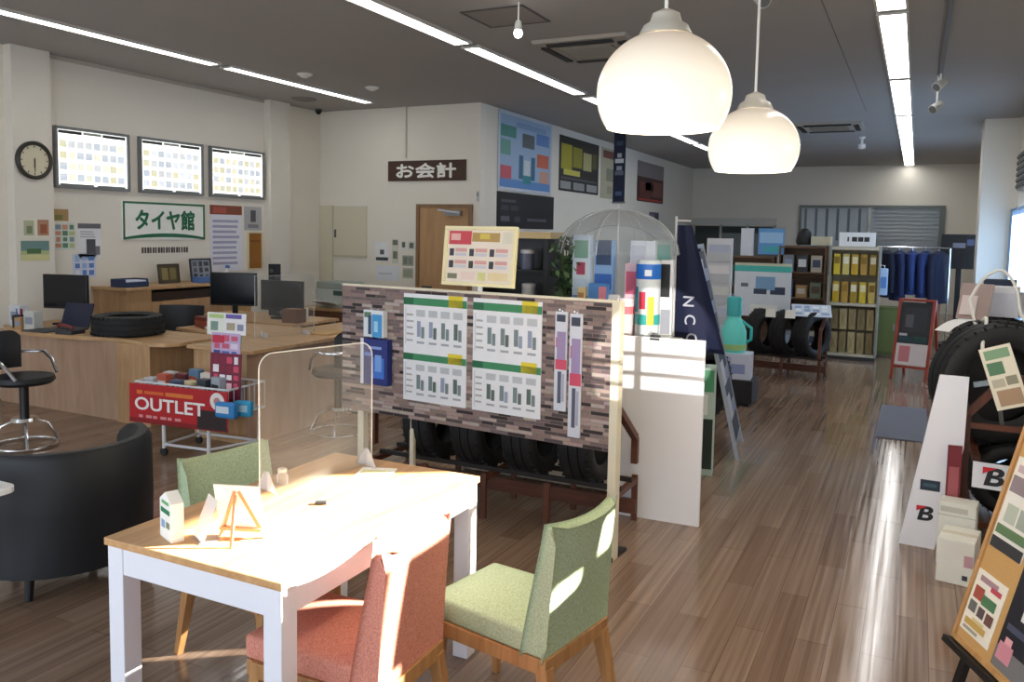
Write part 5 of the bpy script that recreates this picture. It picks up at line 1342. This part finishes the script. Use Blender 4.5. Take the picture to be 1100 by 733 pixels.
# shelf of goods
def shop_shelf(label, x, y, w_, d_, h_, n, mat, rz=0):
    t = thing('shop_shelf', label, 'shelf', (x, y, 0), rz, 'shop shelves in the middle aisle')
    zs = [.08 + (h_ - .1) * i / n for i in range(n + 1)]
    for z in zs: MB().box(-w_ / 2, w_ / 2, -d_ / 2, d_ / 2, z - .012, z + .012).build('shelf_board', mat, t)
    for s in (-1, 1): MB().box(min(s * w_ / 2, s * (w_ / 2 + .025)), max(s * w_ / 2, s * (w_ / 2 + .025)), -d_ / 2, d_ / 2, 0, h_).build('side_panel', mat, t)
    MB().box(-w_ / 2, w_ / 2, d_ / 2 - .01, d_ / 2, .08, h_).build('back_panel', mat, t)
    return zs
GC = [('7c8088', 'grey'), ('33363c', 'charcoal'), ('b9b4a8', 'stone coloured'), ('5a4a40', 'brown'), ('8fa0b4', 'blue grey'), ('cfd2d4', 'pale'), ('46506a', 'slate'), ('a8865c', 'tan'), ('6e7c6a', 'moss green')]
def goods_row(zs, x, y, w_, n, where, hmax, grp, start=0):
    k = start
    for ri, z in enumerate(zs):
        for i in range(n):
            c_, nm = GC[k % len(GC)]; h_ = hmax * random.uniform(.6, .95); ww = w_ / n * .78
            t = thing('goods_box', '%s box, %s from left, %s shelf %s' % (nm, NTH[i] if i else 'first', ['lowest', 'second', 'third', 'top'][ri], where), 'goods', (x - w_ / 2 + w_ * (i + .5) / n, y, z + .012), 0, grp)
            MB().box(-ww / 2, ww / 2, -.09, .09, 0, h_).build('carton', C(c_, .6), t, bevel=.004)
            MB().box(-ww * .36, ww * .36, -.0915, -.09, h_ * .3, h_ * .75).build('label', C(GC[(k + 4) % len(GC)][0], .6), t)
            k += 1
zs = shop_shelf('brown open shop shelf left of the gold rack', -1.52, 13.05, .62, .36, 1.62, 4, SHELFWOOD)
goods_row(zs[:4], -1.52, 12.97, .60, 3, 'left of the gold rack', .30, 'boxes on the brown shelf')
zs = shop_shelf('brown open shop shelf behind the car picture board', -2.50, 13.05, 1.1, .36, 1.45, 3, SHELFWOOD)
goods_row(zs[1:3], -2.50, 12.97, 1.05, 4, 'behind the car picture board', .33, 'boxes on the shelf behind the picture board', 3)
props(MB().box(-.09, .09, -.05, .05, 0, .42).build('white_sign_box', C('dfe3ec', .5), bevel=.004, loc=(-2.35, 13.0, 1.452)), 'upright white box standing on the shelf behind the car picture board', 'box')
t = thing('blue_poster_stand', 'blue car poster on a stand above the brown shelf', 'poster', (-1.98, 12.9, 1.452))
pb = MB(); pb.box(-.19, .19, -.008, .008, .03, .42, C('5f9ad0', .5)); pb.box(-.17, .17, -.009, -.008, .2, .36, C('9fc8ea', .5)); pb.box(-.1, .12, -.010, -.008, .06, .15, C('46b0b8', .5)); pb.build('panel', C('5f9ad0'), t)
MB().box(-.1, .1, -.05, .05, 0, .03).build('foot', DGREY, t)
props(MB().lathe([(.001, 0), (.10, 0), (.12, .05), (.09, .2), (.05, .24), (.001, .25)], 20).build('black_helmet_bag', C('16171a', .5), None, True, loc=(-1.52, 13.0, 1.634)), 'rounded black bag on top of the brown shelf', 'bag')
props(MB().box(-.14, .14, -.1, .1, 0, .13).build('cream_box', C('c9c6ae', .6), bevel=.004, loc=(-1.27, 12.96, 1.634)), 'low cream box on top of the brown shelf', 'box')

# gold rack
t = thing('hanging_rack', 'tall rack of gold and yellow packs with a white header sign', 'rack', (-.79, 12.9, 0))
GM = C('b9b4a4', .4, metal=.4)
for s in (-1, 1): MB().box(min(s * .31, s * .335), max(s * .31, s * .335), -.22, .22, .05, 1.63).build('side_panel', C('8f8a7c', .5), t)
MB().box(-.31, .31, .19, .21, .05, 1.63).build('back_panel', C('a19a86', .6), t)
for z in (.07, .80, 1.60): MB().box(-.31, .31, -.22, .19, z - .02, z + .02).build('shelf_board', GM, t)
MB().box(-.33, .33, -.23, .23, 0, .05).build('plinth', C('2b2b2c', .5), t)
hd = MB(); hd.box(-.22, .26, -.20, -.17, 1.63, 1.83, C('eceeee', .5))
for i, (a_, b_) in enumerate(((-.11, -.09), (-.05, .02), (.03, .10), (.11, .18))): hd.box(a_, b_, -.202, -.20, 1.70, 1.765, C('25272a', .5))
hd.build('header_sign', C('eceeee'), t)
cols_ = [('c9a21c', 'golden'), ('d8bd2a', 'yellow'), ('b98f3a', 'bronze'), ('dcc870', 'straw'), ('a88a20', 'olive gold')]
for r_ in range(2):
    for i in range(5):
        c_, nm = cols_[(i * 2 + r_) % 5]
        t = thing('hanging_pack', '%s pack, %s from left, %s row, upper bay of gold rack' % (nm, NTH[i] if i else 'first', ['lower', 'upper'][r_]), 'pack', (-.79 - .24 + .12 * i, 12.79, .82 + .40 * r_), 0, 'packs in the upper bay of the gold rack')
        MB().box(-.045, .045, -.02, .02, 0, .30).build('pack', C(c_, .4), t, bevel=.006); MB().box(-.035, .035, -.0215, -.02, .16, .26).build('label', C(['eadfb0', '8f6f1c', 'f0ead0'][(i + r_) % 3], .5), t)
for r_ in range(2):
    for i in range(5):
        c_, nm = [('a8956a', 'dull gold'), ('8f8058', 'khaki'), ('bfae80', 'pale gold')][(i + r_) % 3]
        t = thing('hanging_pack', '%s chain pack, %s from left, %s row, lower bay of gold rack' % (nm, NTH[i] if i else 'first', ['lower', 'upper'][r_]), 'pack', (-.79 - .24 + .12 * i, 12.79, .09 + .34 * r_), 0, 'packs in the lower bay of the gold rack')
        m = MB(); m.box(-.048, .048, -.018, .018, 0, .30).build('pack', C(c_, .5), t, bevel=.006)
        m = MB(); m.bar((-.03, -.019, .04), (.03, -.019, .26), .022, .003); m.bar((.03, -.0195, .05), (-.03, -.0195, .24), .016, .003); m.build('chain_print', C('6a5c3a', .5), t)
t = thing('blue_white_pack', 'blue and white pack hung on the right side of the gold rack', 'pack', (-.42, 12.78, .95))
MB().box(-.035, .07, -.03, .03, 0, .38).build('pack', C('a9c4e4', .5), t, bevel=.01); MB().box(-.02, .055, -.032, -.03, .1, .26).build('label', C('5a86c8', .5), t)
MB().tube([(.02, 0, .37), (.02, 0, .42), (-.03, 0, .42)], .005).build('hook', CHROME, t)

# clothes rail with navy jackets
t = thing('clothes_rail', 'metal clothes rail carrying the navy jackets near the back', 'clothes rail', (-.05, 14.1, 0))
MB().tube([(-.52, 0, 1.62), (.50, 0, 1.62)], .014).build('rail', CHROME, t)
for s in (-.52, .50):
    MB().tube([(s, 0, .02), (s, 0, 1.62)], .014).build('post', CHROME, t); MB().box(s - .02, s + .02, -.25, .25, 0, .03).build('foot', CHROME, t)
def jacket(label, x, c_, h_, rz):
    t = thing('jacket', label, 'jacket', (x, 14.1, 1.62), rz, 'jackets on the clothes rail')
    mb = MB(); rings = [(.03, .06, -.045), (.10, .19, -.10), (.11, .21, -.22), (.10, .19, -.4), (.11, .20, -h_)]
    vs = []; n = 20
    for a_, b_, z in rings:
        for j in range(n):
            q = 2 * PI * j / n; vs.append((a_ * math.cos(q) * (1 + .12 * math.sin(5 * q + z * 9)), b_ * math.sin(q), z))
    fs = [(i * n + j, (i + 1) * n + j, (i + 1) * n + (j + 1) % n, i * n + (j + 1) % n) for i in range(len(rings) - 1) for j in range(n)]
    mb.add(vs, fs).build('body', C(c_, .85), t, smooth=True)
    for s in (-1, 1): MB().tube([(0, s * .17, -.11), (.01, s * .235, -.3), (.02, s * .225, -h_ * .9)], [.055, .05, .042], n=10).build('sleeve', C(c_, .85), t, smooth=True)
    MB().tube([(0, 0, -.05), (0, 0, .0), (.0, .012, .018), (0, .0, .03), (0, -.012, .02)], .004).build('hanger_hook', CHROME, t)
for i, (x, c_, h_, l) in enumerate(((-.42, '121a30', .78, 'darkest navy jacket at the left end of the clothes rail'), (-.24, '1b2850', .82, 'navy jacket second from the left on the clothes rail'), (-.06, '24386c', .72, 'brighter blue jacket in the middle of the clothes rail'), (.12, '1e3060', .76, 'blue jacket right of the brighter blue one on the clothes rail'), (.30, '141b34', .84, 'dark navy jacket at the right end of the clothes rail'))):
    jacket(l, x, c_, h_, RAD(20 - 12 * i))
t = thing('olive_cabinet', 'small olive green cabinet under the left jackets', 'cabinet', (-.36, 13.45, 0))
MB().box(-.17, .17, -.16, .16, .03, .74).build('carcass', C('56602f', .6), t, bevel=.005); MB().box(-.15, .15, -.172, -.16, .08, .70).build('door', C('5f6a36', .6), t, bevel=.003); MB().box(.10, .12, -.185, -.172, .4, .5).build('handle', STEEL, t)
t = thing('tan_pillar_box', 'narrow tan cardboard column left of the television', 'carton', (.30, 15.4, 0))
MB().box(-.09, .09, -.09, .09, 0, 1.3).build('column', C('8d7a58', .8), t, bevel=.004); MB().box(-.05, .05, -.092, -.09, .7, 1.0).build('label', C('b3a27c', .7), t)
t = thing('television', 'black flat television on a dark stand beside the right pillar', 'television', (.62, 15.2, 0), RAD(-4))
MB().box(-.27, .27, -.03, .03, 1.28, 1.84).build('casing', BLACK, t, bevel=.006)
s_ = MB(); s_.box(-.255, .255, -.032, -.03, 1.31, 1.82, C('0c0e12', .5)); s_.box(-.1, .08, -.033, -.032, 1.62, 1.7, C('6a6c7c', .3)); s_.box(.1, .2, -.033, -.032, 1.66, 1.76, C('3f4a70', .3)); s_.build('screen', C('0c0e12', .5), t)
MB().box(-.04, .04, .03, .07, .05, 1.5).build('post', BLACK, t); MB().box(-.24, .24, -.2, .2, 0, .05).build('base', BLACK, t)

# red framed A-board and floor mat
t = thing('a_board', 'red wooden A-board with dark tire posters at the end of the aisle', 'sign', (-.02, 11.25, 0), RAD(-14))
def ab(x, z, y=0): return (x, y + .26 * z, z)
f = MB()
for s in (-.20, .20): f.bar(ab(s, 0), ab(s, 1.0), .035, .03, None, (0, -1, .26))
f.bar(ab(-.2, .985), ab(.2, .985), .035, .03); f.bar(ab(-.2, .16), ab(.2, .16), .03, .03)
f.build('front_frame', REDWOOD, t, bevel=.002)
f = MB()
for s in (-.20, .20): f.bar((s, .58, 0), ab(s, .99, .02), .03, .025)
f.bar((-.2, .50, .15), (.2, .50, .15), .03); f.build('rear_frame', REDWOOD, t)
MX2 = frame_matrix(ab(0, .57, -.006), (1, 0, 0), (0, .26, 1))
mb = MB(); mb2 = MB(); mb2.box(-.183, .183, -.40, .40, -.006, 0, C('23252c', .5))
face_marks(mb2, .366, .80, 0, [(.0, .0, 1, .34, C('d8cfd0', .5)), (.1, .05, .45, .3, C('c87c84', .5)), (.5, .08, .9, .3, C('b9c0b8', .5)), (.25, .10, .4, .2, C('4f7a58', .5)), (.05, .36, .95, .46, C('1c4048', .5)), (.1, .38, .4, .44, C('3a7a82', .5)), (.12, .52, .88, .92, C('2e3038', .5)), (.2, .6, .45, .8, C('5a5a62', .5)), (.55, .6, .8, .8, C('54545e', .5)), (.05, .46, .3, .50, C('b9bcc0', .5)), (.55, .42, .9, .46, C('2a5a44', .5))])
mb2.build('poster_panel', C('23252c'), t).matrix_local = MX2
props(MB().box(-.21, .21, -.78, .78, 0, .012).build('floor_mat', C('757988', .95, var=.18, scale=150, bump=.4), bevel=.004, loc=(-.04, 8.62, 0), rot=(0, 0, 0)), 'grey blue floor mat in the aisle before the red A-board', 'mat')

# posters of the side wall
def side_poster(label, y0, y1, z0, z1, base, mk, frame=None, off=.0):
    return board('side_poster', label, 'poster', (XS + .004, (y0 + y1) / 2, (z0 + z1) / 2), UY, UZ, y1 - y0, z1 - z0, base, mk, th=.004, frame=frame, fw=.05, fd=.012)
side_poster('large pale blue poster with a tire picture nearest the service corner', 10.55, 12.35, 2.40, 3.44, C('9db6d2', .6),
    [(0, 0, 1, .12, C('5d8cc8', .6)), (.02, .70, .3, .86, C('4f8f86', .6)), (.02, .45, .2, .66, C('6fa398', .6)), (.02, .12, .22, .3, C('c8606c', .6)), (.7, .68, .97, .85, C('5f86c0', .6)), (.72, .35, .97, .55, C('c8684c', .6)), (.78, .12, .97, .3, C('c99a88', .6)), (.42, .60, .66, .80, C('5a6468', .6)), (.36, .14, .44, .48, C('3a6a8c', .6)), (.60, .14, .68, .48, C('3a6a8c', .6)), (.44, .08, .60, .2, C('2f8a94', .6)), (.46, .2, .58, .42, C('cfd9dc', .6)), (.3, .86, .9, .94, C('86a2c4', .6))], C('c3cbd4', .5))
side_poster('black poster with small print under the pale blue poster', 10.50, 12.55, 1.80, 2.33, C('101116', .5),
    [(.06, .72, .3, .8, C('4a4c54', .6)), (.06, .5, .18, .64, C('3a3c46', .6)), (.22, .5, .34, .64, C('3a3c46', .6)), (.06, .2, .2, .34, C('5a5c64', .6)), (.5, .22, .85, .3, C('5a5660', .6)), (.28, .18, .38, .34, C('44464e', .6))])
side_poster('black poster with big yellow lettering shapes in the middle of the side wall', 12.74, 14.62, 2.46, 3.38, C('16171a', .5),
    [(.04, .40, .30, .86, C('a8a02c', .6)), (.32, .46, .55, .84, C('8f8a2c', .6)), (.58, .44, .8, .78, C('b3ad7a', .6)), (.82, .5, .95, .8, C('5e5a30', .6)), (.1, .3, .5, .4, C('c9c35a', .6)), (.03, .04, .28, .18, C('9a9c9e', .6)), (.34, .04, .62, .18, C('8f9194', .6)), (.68, .04, .96, .18, C('9a9c9e', .6)), (.05, .22, .95, .26, C('54565a', .6))])
side_poster('narrow cream poster right of the black and yellow one', 14.75, 15.75, 2.42, 3.38, C('b9b49a', .6), [(.3, .35, .7, .6, C('8a8c78', .6)), (.1, .8, .9, .95, C('7a4a40', .6)), (.35, .1, .65, .25, C('a09c82', .6))])
side_poster('dark red poster near the far end of the side wall', 17.0, 19.0, 2.46, 3.32, C('4a2a28', .6), [(.0, .62, 1, 1, C('8d8484', .6)), (.1, .1, .5, .5, C('6d3a30', .6)), (.55, .15, .95, .55, C('7c4a40', .6)), (.05, .03, .95, .08, C('b03a34', .6)), (.3, .3, .6, .5, C('2c1c1c', .6))])
side_poster('small dark poster low on the far side wall', 17.95, 18.70, 1.85, 2.25, C('5a5a68', .6), [(.1, .1, .5, .9, C('8d6c80', .6)), (.6, .2, .9, .8, C('33333c', .6))])
# long navy hanging banner from the ceiling
t = thing('hanging_banner', 'long narrow navy banner hanging from the ceiling before the side wall', 'banner', (-4.52, 13.2, 0), RAD(-10))
hb = MB(); hb.box(-.11, .11, -.004, .004, 2.28, 3.46, C('17203a', .7))
for z, w_, c_ in ((3.25, .12, '3a4460'), (3.05, .08, 'a9b0bc'), (2.96, .16, 'c3c8d0'), (2.84, .10, '8d95a4'), (2.76, .16, '5a6478'), (2.42, .12, '46587c')): hb.box(-w_ / 2, w_ / 2, -.006, -.004, z - .035, z + .035, C(c_, .6))
hb.build('cloth', C('17203a', .7), t); MB().box(-.13, .13, -.012, .012, 3.46, 3.5).build('top_bar', STEEL, t); MB().box(-.12, .12, -.01, .01, 2.26, 2.285).build('bottom_bar', STEEL, t)
# ------------------------------------------------------------------ right side
t = thing('tire_rack', 'tall dark wooden tire rack along the right-hand wall', 'rack', (0, 0, 0), 0, 'dark wooden tire racks')
for y in (5.22, 7.0):
    for x in (.30, .80): MB().box(x - .02, x + .02, y - .02, y + .02, 0, .78 if x < .5 else 1.02).build('post', DARKWOODZ, t, bevel=.002)
    MB().bar((.30, y, .78), (.48, y, 1.0), .04, .04).build('slanted_rail', DARKWOODZ, t); MB().bar((.48, y, 1.0), (.80, y, 1.0), .04, .04).build('top_rail', DARKWOODZ, t)
    MB().bar((.30, y, .72), (.80, y, .72), .035, .03).build('cross_rail', DARKWOOD, t); MB().bar((.30, y, .16), (.80, y, .16), .035, .03).build('cross_rail', DARKWOOD, t)
for x in (.36, .74):
    MB().box(x - .02, x + .02, 5.24, 6.98, .50, .545).build('rail', DARKWOOD, t)
    MB().box(x - .02, x + .02, 5.24, 6.98, .10, .14).build('rail', DARKWOOD, t)
UT = make_tire('front tire with a pale sticker on the right-hand rack', (.455, 5.66, .905), (0, 0, RAD(24)), .355, .22, 'tires on the right-hand rack')
MB().lathe([(.001, .02), (.235, .02)], 36, None, Matrix.Rotation(PI / 2, 4, 'X')).build('dark_hole_fill', C('0e0f12', .6), UT)  # added black disc, stands for the dark inside of the rim hole
MB().bar((-.17, -.10, .0), (.0, -.10, .03), .012, .03).build('pale_sticker', C('a9bccb', .5), UT)
MB().tube([(-.085, -.095, .015), (-.085, 0, .015)], .006).build('sticker_pin', BLACK, UT)
for y, l in ((6.08, 'second upper tire on the right-hand rack'), (6.46, 'third upper tire on the right-hand rack'), (6.8, 'farthest upper tire on the right-hand rack')):
    dup(UT, (.55, y, .86), (0, 0, RAD(12)), l)
LT = make_tire('front lower tire on the right-hand rack behind the emblem card', (.55, 5.62, .345), (0, 0, RAD(8)), .215, .2, 'tires on the right-hand rack')
for y, l in ((6.02, 'second lower tire on the right-hand rack'), (6.42, 'farthest lower tire on the right-hand rack')): dup(LT, (.55, y, .345), (0, 0, RAD(8)), l)

def emblem(w_, h_, z, cx, cy, s):
    """slanted bold B with a red wedge at its upper left"""
    mb = MB(); vs, fs, tw = glyphs('B', s, .03)
    mb.add([(cx + x * 1.25 + y * .22, cy + y, z) for x, y, _ in vs], fs, C('17181c', .5))
    mb.add([(cx - s * .62, cy + s * .5, z + .001), (cx - s * .62, cy + s * .12, z + .001), (cx + s * .05, cy + s * .5, z + .001)], [(0, 1, 2)], C('c81e2c', .5))
    return mb
t = thing('emblem_sign', 'leaning white panel with a dark label and a black and red letter emblem', 'panel', (.09, 5.155, 0), RAD(-3))
pl = [(-.10, 0), (.085, 0), (.20, .60), (.205, 1.0), (.06, 1.0), (.02, .75)]
MB().prism(pl, -.008, .008, None, MX).build('board', C('e9eaf2', .5, var=.01), t)
q = MB(); q.box(-.005, .095, -.0105, -.008, .335, .395, C('22303c', .5)); q.box(.01, .08, -.0115, -.0105, .355, .375, C('3f5a68', .5)); q.build('dark_label', C('22303c'), t)
em = emblem(0, 0, 0, 0, 0, .085); M = Matrix.Translation((.035, -.0095, .20)) @ Matrix.Rotation(PI / 2, 4, 'X')
em.v = [tuple(M @ Vector(p)) for p in em.v]; em.build('emblem', C('17181c'), t)
MB().box(-.06, .07, .008, .10, 0, .03).build('foot', DGREY, t)
t = thing('red_strip_card', 'thin dark red card between the white emblem panel and the rack', 'card', (.245, 5.10, 0), RAD(4))
MB().box(-.035, .035, -.005, .005, 0, .62).build('card', C('7a2a34', .6), t); MB().box(-.03, .03, .005, .06, 0, .012).build('foot', DGREY, t); MB().box(-.025, .025, -.007, -.005, .3, .5).build('print', C('a85a60', .6), t)
t = thing('emblem_card', 'white emblem card standing on the floor under the right-hand rack', 'card', (.47, 5.02, 0), RAD(-6))
MB().box(-.14, .14, -.005, .005, .42, .56).build('card', C('dfe2ea', .5), t)
em = emblem(0, 0, 0, 0, 0, .10); M = Matrix.Translation((-.03, -.0075, .49)) @ Matrix.Rotation(PI / 2, 4, 'X'); em.v = [tuple(M @ Vector(p)) for p in em.v]; em.build('emblem', C('17181c'), t)
MB().tube([(0, .008, .02), (0, .008, .42)], .008).build('stem', BLACK, t); MB().lathe([(.07, 0), (.07, .015), (.01, .022)], 18, cap=True).build('base', BLACK, t)

# white cartons on the floor
t = thing('white_carton', 'front white carton on the floor, the lower of two by the easel board', 'carton', (.275, 4.78, 0), RAD(-10))
MB().box(-.085, .085, -.12, .12, 0, .23).build('carton', C('e6e6de', .6), t, bevel=.004)
MB().box(.035, .06, -.1215, -.12, .03, .055).build('dark_mark', C('3a3c44', .6), t); MB().box(.04, .08, -.1215, -.12, .1, .16).build('pink_print', C('c49aa4', .6), t)
MB().box(-.085, .085, -.02, .02, .23, .2315).build('tape', C('d6d0bc', .5), t)
t = thing('white_carton', 'taller white carton standing just behind the front one', 'carton', (.275, 5.0, 0), RAD(-8))
MB().box(-.09, .09, -.07, .07, 0, .34).build('carton', C('dfe0d8', .6), t, bevel=.004); MB().box(-.09, .09, -.072, -.07, .27, .275).build('tape', C('b9b7a8', .5), t); MB().box(-.08, .05, -.0715, -.07, .29, .32).build('print', C('bfc0b6', .6), t)

# white things and papers on the rack
t = thing('paper_carton', 'white carton of papers on top of the far right-hand tires', 'carton', (.52, 6.85, 1.215), RAD(-14))
q = MB(); q.box(-.17, .17, -.13, .13, 0, .01); q.box(-.17, .17, -.13, -.125, .01, .17); q.box(-.17, .17, .125, .13, .01, .17); q.box(-.17, -.165, -.125, .125, .01, .17); q.box(.165, .17, -.125, .125, .01, .17)
q.build('carton', C('d9dbe6', .6), t); MB().box(-.14, .14, -.11, .11, .01, .21).build('papers', C('eceef4', .7), t)
t = thing('magazine', 'pinkish magazine leaning on the far right-hand tires', 'magazine', (.36, 6.45, 1.21), RAD(-20))
MB().bar((0, 0, 0), (0, .10, .24), .20, .012, None, (0, -1, .4)).build('cover', C('a8938c', .6), t); m = MB(); m.bar((-.03, .0, .03), (-.03, .06, .16), .1, .004, None, (0, -1, .4)); o = m.build('picture', C('d6c8c4', .6), t); o.location = (0, -.008, 0)
t = thing('dark_screen', 'small dark screen standing behind the papers by the curtain', 'monitor', (.58, 7.25, 0))
MB().box(-.11, .11, -.012, .012, 1.2, 1.46).build('casing', C('1c2430', .3), t, bevel=.004); MB().box(-.10, .10, -.014, -.012, 1.215, 1.45).build('screen', C('2a3850', .15), t); MB().tube([(0, 0, .02), (0, 0, 1.2)], .012).build('post', BLACK, t); MB().box(-.1, .1, -.1, .1, 0, .02).build('base', BLACK, t)
t = thing('white_strip_paper', 'long white paper strip draped over the front right-hand tire', 'paper', (.30, 5.78, 1.20), RAD(-40))
mb = MB(); vs = []
for i in range(9):
    f = -1 + 2 * i / 8; vs += [(-.05, f * .22, .065 * (1 - f * f)), (.05, f * .22, .065 * (1 - f * f))]
mb.add(vs, [(2 * i, 2 * i + 1, 2 * i + 3, 2 * i + 2) for i in range(8)]).build('strip', C('dcdcda', .6), t, smooth=True)
t = thing('white_cable', 'white cable looping down over the right-hand tires', 'cable', (0, 0, 0))
cu = [(.33, 6.2, 1.36), (.37, 6.1, 1.20), (.40, 5.75, 1.28), (.37, 5.45, 1.12), (.42, 5.36, .98), (.50, 5.34, .90), (.58, 5.36, .86)]
cu2 = [(.33, 6.2, 1.36), (.40, 6.2, 1.50), (.50, 6.18, 1.56), (.58, 6.15, 1.46), (.61, 6.1, 1.30), (.62, 5.9, 1.26)]
def smooth_path(p, k=6):
    p = [Vector(q) for q in p]; out = []
    for i in range(len(p) - 1):
        a_, b_, c_, d_ = p[max(i - 1, 0)], p[i], p[i + 1], p[min(i + 2, len(p) - 1)]
        for j in range(k):
            s = j / k; out.append(.5 * ((2 * b_) + (c_ - a_) * s + (2 * a_ - 5 * b_ + 4 * c_ - d_) * s * s + (3 * b_ - a_ - 3 * c_ + d_) * s ** 3))
    return out + [p[-1]]
MB().tube(smooth_path(cu), .010).build('lower_loop', C('e6e4dc', .45), t, smooth=True); MB().tube(smooth_path(cu2), .010).build('upper_loop', C('e6e4dc', .45), t, smooth=True)

# tilted leaflet cards in front of the tire
lc = board('leaflet_card', 'tilted cream card with green and brown pictures before the front right-hand tire', 'card', (.455, 5.12, 1.02), (.86, -.15, .32), (.30, .08, .9), .155, .34, C('e3dcc8', .6),
      [(.1, .55, .6, .75, C('4f7a58', .6)), (.15, .05, .9, .3, C('a88a6c', .6)), (.1, .35, .5, .48, C('b9b4a0', .6)), (.55, .36, .9, .5, C('8d8874', .6)), (.12, .8, .9, .95, C('7da07c', .6)), (.25, .1, .5, .25, C('5f4a3a', .6))], th=.006)

pm = MB(); pm.bar((.44, 5.13, .90), (.47, 5.22, .737), .02, .008)
st_ = pm.build('card_stand', STEEL, None); props(st_, 'small steel clip arm holding the tilted cream card to the rack', 'stand')
# easel board at the right edge
O3 = Vector((.202, 3.581, .2)); U3 = Vector((.42, -.9075, 0)).normalized(); V3 = Vector((.237, .109, .965)); N3 = U3.cross(V3).normalized()
EM = frame_matrix(O3, U3, V3)
t = thing('easel_board', 'tan pinboard on a black easel at the right edge, leaning back', 'easel'); t.matrix_world = EM
W3, H3 = .80, 1.15
MB().box(0.02, W3 - .02, .02, H3 - .02, -.012, 0).build('pinboard', CORK, t)
f = MB(); f.box(0, W3, 0, .02, -.016, .008); f.box(0, W3, H3 - .02, H3, -.016, .008); f.box(0, .02, .02, H3 - .02, -.016, .008); f.box(W3 - .02, W3, .02, H3 - .02, -.016, .008)
f.build('frame', wood('easel_frame', 'b08250', 'c89c68', 'Y'), t, bevel=.002)
inv = EM.inverted()
for s, nm in ((.08, 'leg'), (.72, 'leg')):
    a_ = inv @ (EM @ Vector((s, .45, -.02))); fl = EM @ Vector((s, 0, 0)); foot = Vector((fl.x, fl.y, 0)) + Vector((-.05, .0, 0)) 
    MB().bar((s, .5, -.03), inv @ Vector((EM @ Vector((s, -.19, -.03))).to_tuple()), .035, .025, None, (0, 0, 1)).build(nm, C('131315', .5), t)
MB().bar((.4, 1.0, -.02), inv @ ((EM @ Vector((.4, 0, 0))) + Vector((.45, .2, -.2))), .03, .025, None, (0, 0, 1)).build('rear_leg', C('131315', .5), t)
MB().box(-.01, W3 + .01, -.03, -.005, -.02, .03).build('ledge', C('131315', .5), t)
def flyer(label, u0, v0, u1, v1, base, mk, texts=()):
    c = EM @ Vector(((u0 + u1) / 2, (v0 + v1) / 2, .0))
    return board('flyer', label, 'flyer', c, U3, V3, u1 - u0, v1 - v0, base, mk, texts, th=.002, group='flyers on the easel board')
flyer('white flyer with red and green tire pictures, lower left on the easel board', .024, .055, .218, .30, C('eee9de', .6),
      [(.15, .84, .75, .93, C('a88a94', .6)), (.1, .55, .4, .75, C('a85040', .6)), (.4, .52, .85, .68, C('4f7c58', .6)), (.55, .78, .9, .86, C('c04a5c', .6)), (.08, .33, .32, .5, C('6a6c6a', .6)), (.38, .32, .6, .48, C('5a4e50', .6)), (.66, .3, .9, .47, C('6c4a44', .6)), (.1, .12, .8, .22, C('cba75c', .6)), (.1, .04, .6, .09, C('a9a594', .6)), (.3, .22, .7, .27, C('d8c79a', .6))])
flyer('white flyer with grey photo blocks, upper one on the easel board', .03, .40, .235, .76, C('e4e2de', .6),
      [(.02, .0, .98, .12, C('33353a', .6)), (.05, .16, .95, .26, C('5f7c58', .6)), (.15, .3, .5, .5, C('b3bdb0', .6)), (.55, .3, .9, .5, C('9fa8a0', .6)), (.05, .62, .95, .80, C('8a7c84', .6)), (.1, .84, .9, .92, C('c0aab2', .6))])
flyer('dark flyer with a white circle and pink flower, right on the easel board', .255, .03, .48, .43, C('1d1f2a', .6),
      [(.02, .0, .98, .2, C('77767a', .6)), (.06, .08, .42, .24, C('d08c9c', .6)), (.16, .02, .34, .3, C('e0a4b0', .6)), (.1, .36, .9, .42, C('4a4e66', .6)), (.35, .5, .95, .9, C('dfe0e4', .6)), (.5, .58, .9, .8, C('6c6e74', .6))])
flyer('small green flyer near the top of the easel board', .06, .82, .26, 1.05, C('d9e0cf', .6), [(.1, .6, .9, .9, C('5f8f5c', .6)), (.1, .1, .5, .5, C('8d8f88', .6)), (.55, .1, .9, .5, C('a5a79e', .6))])
# ------------------------------------------------------------------ light
w = bpy.data.worlds.new('daylight'); sc.world = w; w.use_nodes = True
bg = w.node_tree.nodes['Background']; bg.inputs['Color'].default_value = (.80, .89, 1.0, 1); bg.inputs['Strength'].default_value = 2.4
sd = bpy.data.lights.new('sun', 'SUN'); sd.energy = 55; sd.angle = RAD(.7); sd.color = (1, .93, .80)
so = bpy.data.objects.new('sun', sd); col.objects.link(so)
az, el = RAD(36), RAD(22)
tosun = Vector((math.cos(az) * math.cos(el), math.sin(az) * math.cos(el), math.sin(el)))
so.rotation_euler = tosun.to_track_quat('Z', 'Y').to_euler(); so.location = (6, 8, 6)
def point(x, y, z, e, c=(1, .85, .62), r=.06):
    l = bpy.data.lights.new('pendant_light', 'POINT'); l.energy = e; l.color = c; l.shadow_soft_size = r
    o = bpy.data.objects.new('pendant_light', l); col.objects.link(o); o.location = (x, y, z)
point(-.735, 2.55, 2.0, 14); point(-.715, 4.01, 1.98, 14)
sp = bpy.data.lights.new('windscreen_glint', 'SPOT'); sp.energy = 3600; sp.spot_size = RAD(4.8); sp.spot_blend = .15; sp.shadow_soft_size = .004; sp.color = (1, .96, .88)
spo = bpy.data.objects.new('windscreen_glint', sp); col.objects.link(spo)
spo.location = (2.2, -5.0, 1.75); spo.rotation_euler = (Vector((2.2, -5.0, 1.75)) - Vector((-1.37, 4.84, 1.0))).to_track_quat('Z', 'Y').to_euler()
sc.view_settings.view_transform = 'Standard'; sc.view_settings.look = 'None'; sc.view_settings.exposure = 0.55
